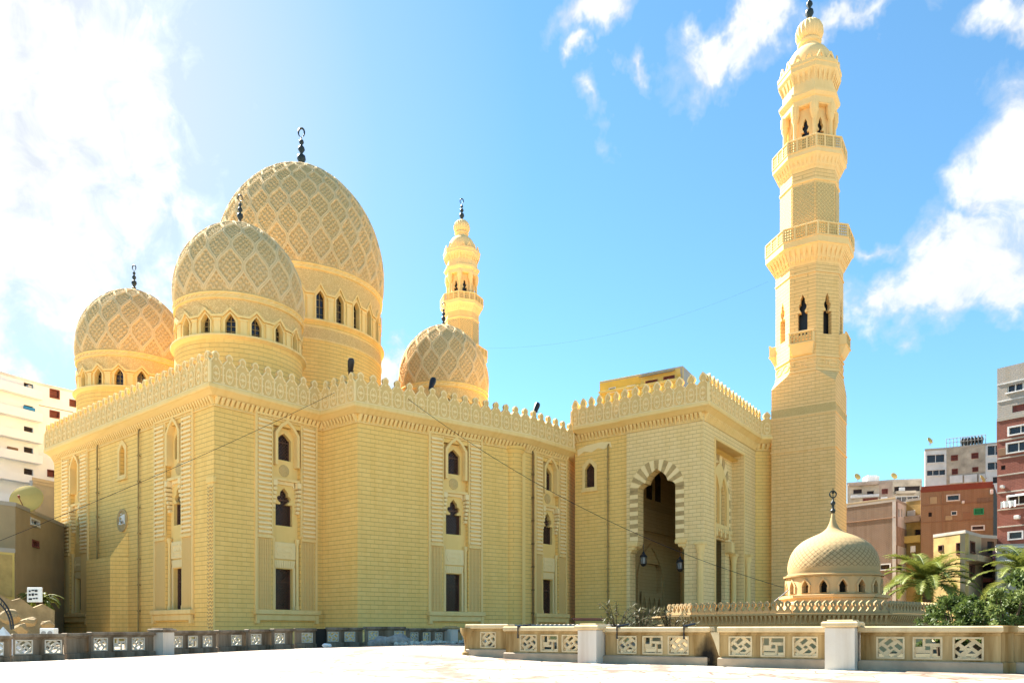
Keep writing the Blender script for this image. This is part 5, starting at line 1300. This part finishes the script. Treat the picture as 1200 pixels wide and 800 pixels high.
# white apartment block at the left edge
ops = []
for k, (ya, yb) in enumerate(((460, 470), (486, 496), (511, 521), (535, 545), (560, 569), (585, 594))):
    ops += [((-70, ya, 44, yb), 'balcony', 'bright_white'), ((28, ya-11, 39, ya-2), 'open')]
    if k % 2: ops.append(((-14, ya-12, -2, ya-1), 'shut'))
ops.append(((27, 477, 40, 484), 'sign', 'blue_cloth')); ops.append(((8, 524, 20, 531), 'sign', 'brick_brown')); ops.append(((30, 452, 34, 458), 'ac'))
block('white high apartment block with long balconies at the left edge', 'apartment block',
    [(-75, 93, 45, 104, 'bright_white', ops),
     (45, 104, 120, 110.5, 'bright_white', [((59, 457, 69, 466), 'shut'), ((59, 482, 69, 489), 'shut'), ((82, 469, 90, 476), 'shut'), ((82, 487, 90, 493), 'shut'), ((45, 474, 120, 475), 'band'), ((56, 551, 64, 558), 'shut')])], BASE, zat(451, 104), 'plaster_cream', roofmat='plaster_white')
block('grey plastered roof storey behind the satellite dish', 'building', [(38, 92, 75, 96, 'plaster_grey', [((38, 563, 75, 566), 'band', 'concrete')])], BASE, zat(566, 94), 'plaster_grey')
block('low brown plastered house with the satellite dish on its roof', 'house',
    [(-60, 66, 18, 70, 'mud', [((-30, 640, -15, 660), 'open')]),
     (18, 70, 75, 84, 'mud', [((36, 609, 46, 615), 'winw'), ((38, 634, 45, 640), 'shut')])], BASE, zat(597, 72), 'mud', name='house', depth=7)
block('small ochre shed leaning on the brown house at the left edge', 'shed', [(-40, 60, 17, 63, 'ochre_dull', [((-30, 650, 14, 699), 'band', 'plaster_yellow')])], BASE, zat(646, 62), 'ochre_dull', name='shed')

# satellite dish
c = at(31, 583, 74)
t_ = thing('satellite_dish', 'yellowed satellite dish on the roof of the brown house', 'satellite dish', tuple(c-Vector((0, 0, 2.2))))
ds = MB(); nn = 24; prof = [(0, .35), (.5, .32), (1.0, .22), (1.5, .02), (1.5, -.04), (1.0, .16), (.5, .26), (0, .29)]
ds.lathe(prof, nn, cap=False)
o = ds.build('dish', M['ochre_dull'], t_, smooth=50, loc=(0, 0, 2.1)); o.rotation_euler = (R(68), 0, R(10))
MB().tube([(0, 0, 0), (0, .2, 2.0)], .07, 8).tube([(-.5, 0, 0), (0, .15, 1.4)], .04, 6).tube([(.5, 0, 0), (0, .15, 1.4)], .04, 6).build('mast', 'roof_red', t_)
MB().tube([(0, -.2, 1.0), (0, -1.2, 2.1)], .035, 6).tube([(0, -1.1, 2.0), (0, -1.2, 2.25)], .1, 8).build('feed_arm', 'roof_red', t_)
for (px, py, Z_, sc_, lb) in ((1005, 563.8, 149, .45, 'tiny satellite dish at the left end of the distant beige roof'), (1048, 563, 147.5, .45, 'tiny satellite dish near the right end of the distant beige roof'), (1152, 567.5, 109.9, .4, 'small satellite dish on the dark red roof band'), (1090, 521.5, 132.5, .4, 'small satellite dish on the glazed pale block')):
    p = at(px, py, Z_); c2_ = dup(t_, None, loc=tuple(p), rz=rnd.uniform(-.6, .6), label=lb); c2_.scale = (sc_,)*3; c2_['group'] = 'satellite dishes on the roofs'
t_['group'] = 'satellite dishes on the roofs'
# rubble rocks, sign board, tent at the left edge
def rock(seed, s):
    rr = random.Random(seed); mb = MB(); nu, nv = 26, 16; vs = []
    W_ = [(Vector((rr.gauss(0, 1), rr.gauss(0, 1), rr.gauss(0, 1))).normalized(), rr.uniform(.62, .95)) for _ in range(16)]
    for v in range(nv+1):
        for u in range(nu):
            ph = PI*v/nv; a = 2*PI*u/nu; d = Vector((math.sin(ph)*math.cos(a), math.sin(ph)*math.sin(a), math.cos(ph))); k = 1.0
            for n_, o_ in W_:
                c_ = d.dot(n_)
                if c_ > .05: k = min(k, o_/c_)
            k *= s*(1+(rr.uniform(-.025, .025) if 0 < v < nv else 0)); vs.append((k*d.x, k*.8*d.y, k*.68*d.z))
    mb.add(vs, [(v*nu+u, v*nu+(u+1) % nu, (v+1)*nu+(u+1) % nu, (v+1)*nu+u) for v in range(nv) for u in range(nu)]); return mb
M['rock'] = plain('sandy_rock', (.40, .28, .14), .9, .2, 1.2, bump=.6)
M['rock_grey'] = plain('grey_rubble', (.42, .38, .33), .9, .25, 2, bump=.5)
wls = MB(); f = Face(at(-40, 720, 56).xy, at(64, 720, 60).xy)
wls.slab([(0, BASE), (f.L, BASE), (f.L, 2.8), (f.L*.86, 3.3), (f.L*.75, 3.0), (f.L*.6, 3.7), (f.L*.5, 3.5), (f.L*.35, 4.0), (f.L*.2, 3.6), (0, 3.9)], (), 0, .7)
o = tag(wls.build('broken_wall', 'rock', loc=f.loc, rz=f.rz), 'crumbling sandy stone wall in front of the brown house', 'wall')
rp = [(at(12, 722, 54), .8), (at(34, 728, 54), .6), (at(56, 731, 55), .5), (at(24, 736, 52), .6)]
lab = ['largest sandy boulder by the left edge beneath the crumbling wall', 'sandy boulder in the middle of the crumbling wall foot', 'small sandy boulder nearest the mosque corner', 'low rounded boulder just above the left balustrade']
for k, (p, s_) in enumerate(rp): tag(rock(k+3, s_).build('boulder', 'rock', loc=tuple(p)), lab[k], 'boulder', 'boulders by the crumbling wall')
c = at(41, 696.5, 57); sg = thing('sign_board', 'small white banner with dark lettering hung on the crumbling wall', 'sign', tuple(c))
MB().bbox(-.55, .55, -.06, .02, -.55, .55, .03).build('board', 'white', sg)
wr = MB()
for r_ in range(3):
    x = -.42; z = .28-r_*.30
    while x < .28: 
        l = rnd.uniform(.1, .24); wr.bbox(x, x+l, -.09, -.06, z-rnd.uniform(0, .08), z+rnd.uniform(.05, .14), .01); x += l+rnd.uniform(.04, .1)
wr.build('lettering', 'iron', sg)
tn = thing('arched_rail', 'black curved metal railing with spikes at the left edge', 'railing', tuple(at(0, 738, 46)))
ra = MB(); P_ = [(-1.2+2.0*math.sin(R(a)), 0, 2.4*math.cos(R(a))) for a in range(-20, 91, 6)]
ra.tube(P_, .05, 6); P2 = [(x*.82, 0, z*.82) for x, z in [(p[0], p[2]) for p in P_]]; ra.tube(P2, .05, 6)
for a, b in zip(P_, P2): ra.tube([a, b], .025, 4)
ra.build('rail', 'iron', tn)
tt = thing('tent', 'pale canvas tent roof behind the left balustrade corner', 'tent', tuple(at(3, 745, 43)))
MB().add([(-1.6, 0, -1.2), (.6, 0, -1.2), (.6, 1.6, -1.2), (-1.6, 1.6, -1.2), (-.5, .8, .55)], [(0, 1, 4), (1, 2, 4), (2, 3, 4), (3, 0, 4)]).build('canvas', 'white', tt)
for k, (px, py, w_, l_) in enumerate(((57.5, 739.5, .9, 'white air conditioning unit with two fans below the crumbling wall'),)):
    t_ = thing('air_conditioner', l_, 'air conditioner', tuple(at(px, py, 50))); MB().bbox(-.45, .45, -.25, .25, -.5, .22, .03).build('casing', 'white', t_)
    for s_ in (-.21, .21): MB().slab([(s_+.16*math.cos(PI*q/8), -.12+.16*math.sin(PI*q/8)) for q in range(16)], (), -.28, -.251).build('fan_grille', 'plaster_grey', t_)
t_ = thing('canopy', 'low flat grey metal canopy behind the balustrade at the foot of the mosque', 'canopy', tuple(at(640, 733, 52)))
MB().bbox(-5.2, 5.0, -1.5, 2.5, -.05, .07, .02).build('roof_sheet', M['plaster_grey'], t_)
cr2 = MB()
for k in range(34): cr2.bbox(-5.15+k*.3, -5.02+k*.3, -1.49, 2.49, .07, .11, .01)
cr2.build('corrugation', 'concrete', t_)
for x in (-5, 0, 4.8): MB().tube([(x, 0, -.05), (x, 0, -2.2)], .07, 6).build('post', 'iron', t_)
t_ = thing('timber_stack', 'dark reddish bundle of timber lying on the grey canopy', 'timber', tuple(at(690, 727, 53)))
for k in range(6): MB().bbox(-.95-.05*k, .9+.04*k, -.2+.12*(k % 3), -.1+.12*(k % 3), .1*(k//3), .09+.1*(k//3), .01).build('plank', 'shutter_brown' if k % 2 else 'wood', t_)

# rubble in front of the left balustrade
mb = MB(); rr = random.Random(5)
for k in range(420):
    px = rr.uniform(463, 552); t = (px-463)/90; Z = zdepth(px)-.5-rr.random()**1.4*5.5; x = (px-600)/F_*Z; s_ = rr.uniform(.05, .18)
    a = rr.uniform(0, 6.3); T = lambda v: Vector((v.x*math.cos(a)-v.y*math.sin(a)+x, v.x*math.sin(a)+v.y*math.cos(a)+Z, v.z+gz(x, Z)+rr.uniform(0, .12)))
    mb.add([(-s_, -s_*.7, -s_*.3), (s_, -s_*.6, -s_*.2), (s_*.8, s_*.7, 0), (-s_*.7, s_*.6, 0), (-s_*.6, -s_*.3, s_*rr.uniform(.4, 1)), (s_*.5, -s_*.2, s_*rr.uniform(.4, .9)), (0, s_*.4, s_*.8)], [(0, 3, 2, 1), (0, 1, 5, 4), (1, 2, 6, 5), (2, 3, 6), (3, 0, 4, 6), (4, 5, 6)], T)
tag(mb.build('rubble', M['bal_panel_w']), 'scatter of broken white stone chips at the balustrade foot', 'rubble', kind='stuff')
for k, (px, py, s_) in enumerate(((452, 753, .85), (463, 749, .95), (441, 755, .6), (474, 752, .6))):
    Z = 51.5; p = at(px, py, Z); p.z = gz(p.x, p.y)+s_*.2
    tag(rock(20+k, s_).build('stone_block', 'rock_grey', loc=tuple(p)), ['broad brown stone lying against the left balustrade', 'tallest brown stone of the heap by the left balustrade', 'small stone at the left end of the brown heap', 'small stone at the right end of the brown heap'][k], 'stone', 'stones heaped at the left balustrade')
p = at(383, 757, 50.5); p.z = gz(p.x, p.y)+.12
tag(rock(31, .32).build('plastic_bag', 'white', loc=tuple(p)), 'crumpled white plastic bag on the ground by the sooty balustrade', 'bag')

# ------------------------------------------------------------------ lanterns, floodlights, wires
def lantern(loc, chain, label):
    t = thing('lantern', label, 'lantern', tuple(loc), group='lanterns hanging in the porch arch')
    MB().lathe([(.05, -.75), (.2, -.7), (.3, -.55), (.34, -.5), (.36, -.45)], 6).lathe([(.36, .25), (.42, .3), (.30, .5), (.16, .62), (.14, .75), (.05, .85), (.03, 1.0)], 6).build('cap_and_base', 'iron', t)
    fr_ = MB()
    for k in range(6): a = PI/3*k; fr_.tube([(.33*math.cos(a), .33*math.sin(a), -.48), (.36*math.cos(a), .36*math.sin(a), .28)], .035, 5)
    fr_.build('cage', 'iron', t); MB().lathe([(.20, -.45), (.26, -.1), (.26, .1), (.2, .25)], 10).build('glass_body', 'plaster_grey', t, smooth=40)
    MB().tube([(0, 0, .95), (0, 0, chain)], .03, 5).build('chain', 'iron', t); return t
for (px, py, lb) in ((752.5, 655, 'left hanging black lantern in the porch arch'), (795.5, 661, 'right hanging black lantern in the porch arch')):
    s_, z_ = fE.sx(px, py); p = fE.world(s_, .3, z_); lantern(p, (zcb if px < 760 else zcb)-z_+.3, lb)
def flood(p, tilt, rz, label, s_=1.0):
    t = thing('floodlight', label, 'floodlight', tuple(p), rz, group='floodlights on the battlements')
    h = MB().lathe([(.05, -.95), (.14, -.8), (.22, -.4), (.29, .1), (.31, .5), (.24, .72)], 14)
    o = h.build('housing', 'iron', t, smooth=40); o.rotation_euler = (R(tilt), 0, 0); o.location = (0, 0, .55); o.scale = (s_, s_, s_)
    MB().lathe([(.23, .73), (.16, .78), (0, .80)], 14).build('lens', 'glass', o)
    MB().tube([(0, 0, -1.0), (0, 0, .2)], .05, 6).tube([(-.3, 0, .2), (.3, 0, .2)], .04, 6).build('bracket', 'iron', t)
flood(at(411, 437, 70.3), 28, R(20), 'floodlight on the battlements above the jutting corner beside the big drum')
flood(at(506, 457, 75.0), -25, R(-30), 'floodlight on the battlements in front of the small right dome')
flood(at(628, 485, 81.5), -28, R(-40), 'floodlight on the battlements near the porch')
flood(at(553, 437, 96), 60, R(60), 'small floodlight mounted high beside the right dome', .5)
def wire(P0_, P1_, sag, r, label, n=40):
    pts = [P0_.lerp(P1_, k/n)-Vector((0, 0, 4*sag*(k/n)*(1-k/n))) for k in range(n+1)]
    tag(MB().tube(pts, r, 5).build('cable', 'iron'), label, 'cable', 'overhead cables')
pa_ = at(392, 460, 69.0); pb_ = at(-40, 649, 46); wire(pb_, pa_, .35, .018, 'cable rising from the left edge to the battlements across the left facade')
pa_ = at(466, 458, 72); pb_ = at(925, 690, 60); wire(pa_, pb_, 2.0, .021, 'long cable sloping from the battlements down past the arch to the kiosk')
wire(at(905, 706, 46), at(925, 690, 45.5), .02, .035, 'short cable curling up beside the domed kiosk')
wire(at(560, 408, 98), at(900, 330, 87), 2.0, .006, 'hair-thin cable crossing the sky between the right dome and the tall minaret')

# clamps of black pipe on the near balustrade
for k, (s_, lb, yy) in enumerate(((NB.sx(615.5), 'black bent pipe hooked over the balustrade left of the first pedestal', -.35), (NB.sx(727), 'black bent pipe hooked over the balustrade right of the first pedestal', -.1), (NB.sx(805), 'black bent pipe hooked over the balustrade before the soot stain', -.1))):
    p = NB.world(s_, yy-.2, 0); q = NB.world(s_, yy+.6, 0)
    tag(MB().tube([(p.x, p.y, .92), (p.x, p.y, 1.38), (q.x+.1, q.y, 1.46)], .045, 6).build('bent_pipe', 'iron'), lb, 'pipe', 'bent pipes on the balustrade')

# ------------------------------------------------------------------ plants
def leafmat(name, c, c2):
    m, t, b = newmat(name); co = t.node('ShaderNodeTexCoord').outputs['Object']
    t.put(b.inputs['Base Color'], t.mix(t.ramp(t.noise(co, 1.6, 4, .7), [(.35, 0), (.65, 1)]), c, c2)); b.inputs['Roughness'].default_value = .55
    tr = t.node('ShaderNodeBsdfTranslucent'); t.put(tr.inputs[0], c2); mx = t.node('ShaderNodeMixShader'); mx.inputs[0].default_value = .25
    t.l.new(b.outputs[0], mx.inputs[1]); t.l.new(tr.outputs[0], mx.inputs[2]); t.l.new(mx.outputs[0], t.n['Material Output'].inputs[0]); M[name] = m
leafmat('palm_leaf', (.10, .13, .015), (.20, .22, .04)); leafmat('bush_leaf', (.035, .06, .012), (.10, .14, .03)); leafmat('light_leaf', (.10, .14, .03), (.22, .26, .08)); leafmat('dry_leaf', (.06, .06, .03), (.14, .13, .06))
M['bark'] = plain('bark', (.14, .09, .05), .9, .3, 4, bump=.6)
def palm(loc, trunk_h, nfr, L, seed, label):
    rr = random.Random(seed); t = thing('palm_tree', label, 'palm tree', tuple(loc), group='palms behind the balustrade')
    tk = MB(); prof = []
    n = 14
    for k in range(n+1): prof += [(.30*(1.1-.2*k/n), trunk_h*k/n), (.36*(1.1-.2*k/n), trunk_h*(k+.6)/n)]
    tk.lathe(prof[:-1], 10); tk.build('trunk', 'bark', t, smooth=30)
    fr_ = MB(); rb = MB()
    for k in range(nfr):
        a = k*2.39996+rr.uniform(-.2, .2); e0 = R(rr.uniform(20, 82)) if k > nfr*.25 else R(rr.uniform(-15, 25)); Lf = L*rr.uniform(.8, 1.08); pts = []
        p = Vector((0, 0, trunk_h)); e = e0; ns = 16; d = Vector((math.cos(a), math.sin(a)))
        for q in range(ns+1):
            pts.append(p.copy()); st = Lf/ns; p = p+Vector((d.x*math.cos(e), d.y*math.cos(e), math.sin(e)))*st; e -= R(rr.uniform(5.2, 7.2))*(.5+q/ns)
        rb.tube(pts, .05, 4, taper=.2)
        side = Vector((-d.y, d.x, 0))
        for q in range(60):
            u = .10+.90*q/60; i = min(ns-1, int(u*ns)); fr = u*ns-i; c_ = pts[i].lerp(pts[i+1], fr); tan = (pts[i+1]-pts[i]).normalized()
            up = side.cross(tan).normalized()
            if up.z < 0: up = -up
            ll = L*.20*math.sin(PI*min(1, .18+u*.80))**.7
            for s_ in (-1, 1):
                dr = (tan*.75+side*s_*1.0+up*rr.uniform(.15, .55)+Vector((0, 0, -.15))).normalized(); w_ = .028
                tip = c_+dr*ll*rr.uniform(.85, 1.1)-Vector((0, 0, ll*.12)); mid = c_+dr*ll*.5; wv = tan*w_
                fr_.add([c_-wv, c_+wv, mid+wv*1.2, mid-wv*1.2, tip], [(0, 1, 2, 3), (3, 2, 4)])
    rb.build('frond_rib', 'light_leaf', t); fr_.build('crown', 'palm_leaf', t, fix=False); return t
p = at(1086, 700, 58); palm((p.x, p.y, BASE), 5.6, 44, 4.3, 3, 'date palm with arching fronds right of the domed kiosk')
p = at(1205, 700, 60); palm((p.x, p.y, BASE), 6.2, 34, 4.6, 9, 'second palm half outside the frame at the right edge')
p = at(47, 700, 62); palm((p.x, p.y, BASE), 4.6, 26, 1.9, 4, 'small bright palm in front of the brown house by the mosque corner')
def bush(loc, rx, ry, rz_, n, size, seed, label, mat='bush_leaf', cat='bush', stems=8):
    rr = random.Random(seed); t = thing('bush', label, cat, tuple(loc), group='bushes behind the near balustrade')
    sm = MB(); lf = MB(); tips = []
    for k in range(stems):
        a = rr.uniform(0, 6.28); e = rr.uniform(.5, 1); q = Vector((rx*.9*math.cos(a)*math.sqrt(rr.random()), ry*.9*math.sin(a)*math.sqrt(rr.random()), rz_*rr.uniform(.6, 1.05)))
        sm.tube([(0, 0, 0), (q.x*.4, q.y*.4, q.z*.5), tuple(q)], .05, 5, taper=.3); tips.append(q)
    cl = [(Vector((rr.gauss(0, .5)*rx, rr.gauss(0, .5)*ry, rz_*rr.uniform(.25, 1.0))), rr.uniform(.25, .5)) for _ in range(26)]+[(q, .4) for q in tips]
    for k in range(n):
        c_, s_ = rr.choice(cl); v = Vector((rr.gauss(0, 1), rr.gauss(0, 1), rr.gauss(0, 1))); v = v.normalized()*s_*rx*.55*rr.random()**.4; v.z *= .8
        p_ = c_+v; d = Vector((rr.gauss(0, 1), rr.gauss(0, 1), rr.gauss(.4, .8))).normalized(); sd_v = d.cross(Vector((rr.gauss(0, 1), rr.gauss(0, 1), rr.gauss(0, 1)))).normalized(); l = size*rr.uniform(.7, 1.4); w_ = l*.22
        lf.add([p_, p_+d*l*.5+sd_v*w_, p_+d*l, p_+d*l*.5-sd_v*w_], [(0, 1, 2, 3)])
    sm.build('stem', 'bark', t); lf.build('foliage', mat, t, fix=False); return t
def gbush(px, Z, *a, **k): return bush(((px-600)/F_*Z, Z, 0), *a, **k)
gbush(1120, 33, 1.1, .9, 2.6, 3800, .17, 11, 'dark green bush just right of the kiosk parapet')
gbush(1150, 31.5, 1.2, .9, 2.35, 3800, .16, 12, 'dark bush in the middle of the row behind the near balustrade')
gbush(1180, 30.5, 1.1, .9, 2.7, 3800, .18, 13, 'pale leaved oleander bush near the right edge', mat='light_leaf')
gbush(1206, 30.5, 1.1, .9, 3.4, 3200, .18, 14, 'tall leafy bush cut by the right edge')
gbush(1100, 36, .9, .9, 2.2, 2200, .15, 15, 'low dark bush against the kiosk wall end')
def twig(px, Z, label, seed, H=2.6, W_=2.6):
    rr = random.Random(seed); t = thing('shrub', label, 'shrub', ((px-600)/F_*Z, Z, 0), group='feathery shrubs in front of the arch'); sm = MB(); lf = MB()
    for k in range(16):
        a = rr.uniform(0, 6.28); out_ = rr.uniform(.4, 1)*W_; hz = H*rr.uniform(.55, 1.0); pts = [Vector((0, 0, 0))]
        for q in range(1, 9): u = q/8; pts.append(Vector((math.cos(a)*out_*u**1.5, math.sin(a)*out_*.5*u**1.5, hz*(1-(1-u)**1.8))))
        sm.tube(pts, .035, 5, taper=.25)
        for q in range(34):
            u = rr.uniform(.45, 1); i = min(7, int(u*8)); c_ = pts[i].lerp(pts[i+1], u*8-i); s_ = rr.choice((-1, 1)); d = Vector((math.cos(a)*.6+rr.gauss(0, .5), math.sin(a)*.6+rr.gauss(0, .5), rr.gauss(0, .25))).normalized(); l = rr.uniform(.18, .42); pv_ = d.cross(Vector((0, 0, 1))).normalized()*.035
            lf.add([c_, c_+d*l*.5+pv_, c_+d*l, c_+d*l*.5-pv_], [(0, 1, 2, 3)])
    sm.build('stem', 'bark', t); lf.build('foliage', 'dry_leaf', t, fix=False)
twig(722, 44, 'sparse feathery shrub left of the porch arch', 1, 2.9, 1.9); twig(752, 43, 'sparse feathery shrub under the left lantern', 2, 2.7, 1.8); twig(785, 42, 'sparse feathery shrub under the right lantern', 3, 2.6, 2.0)
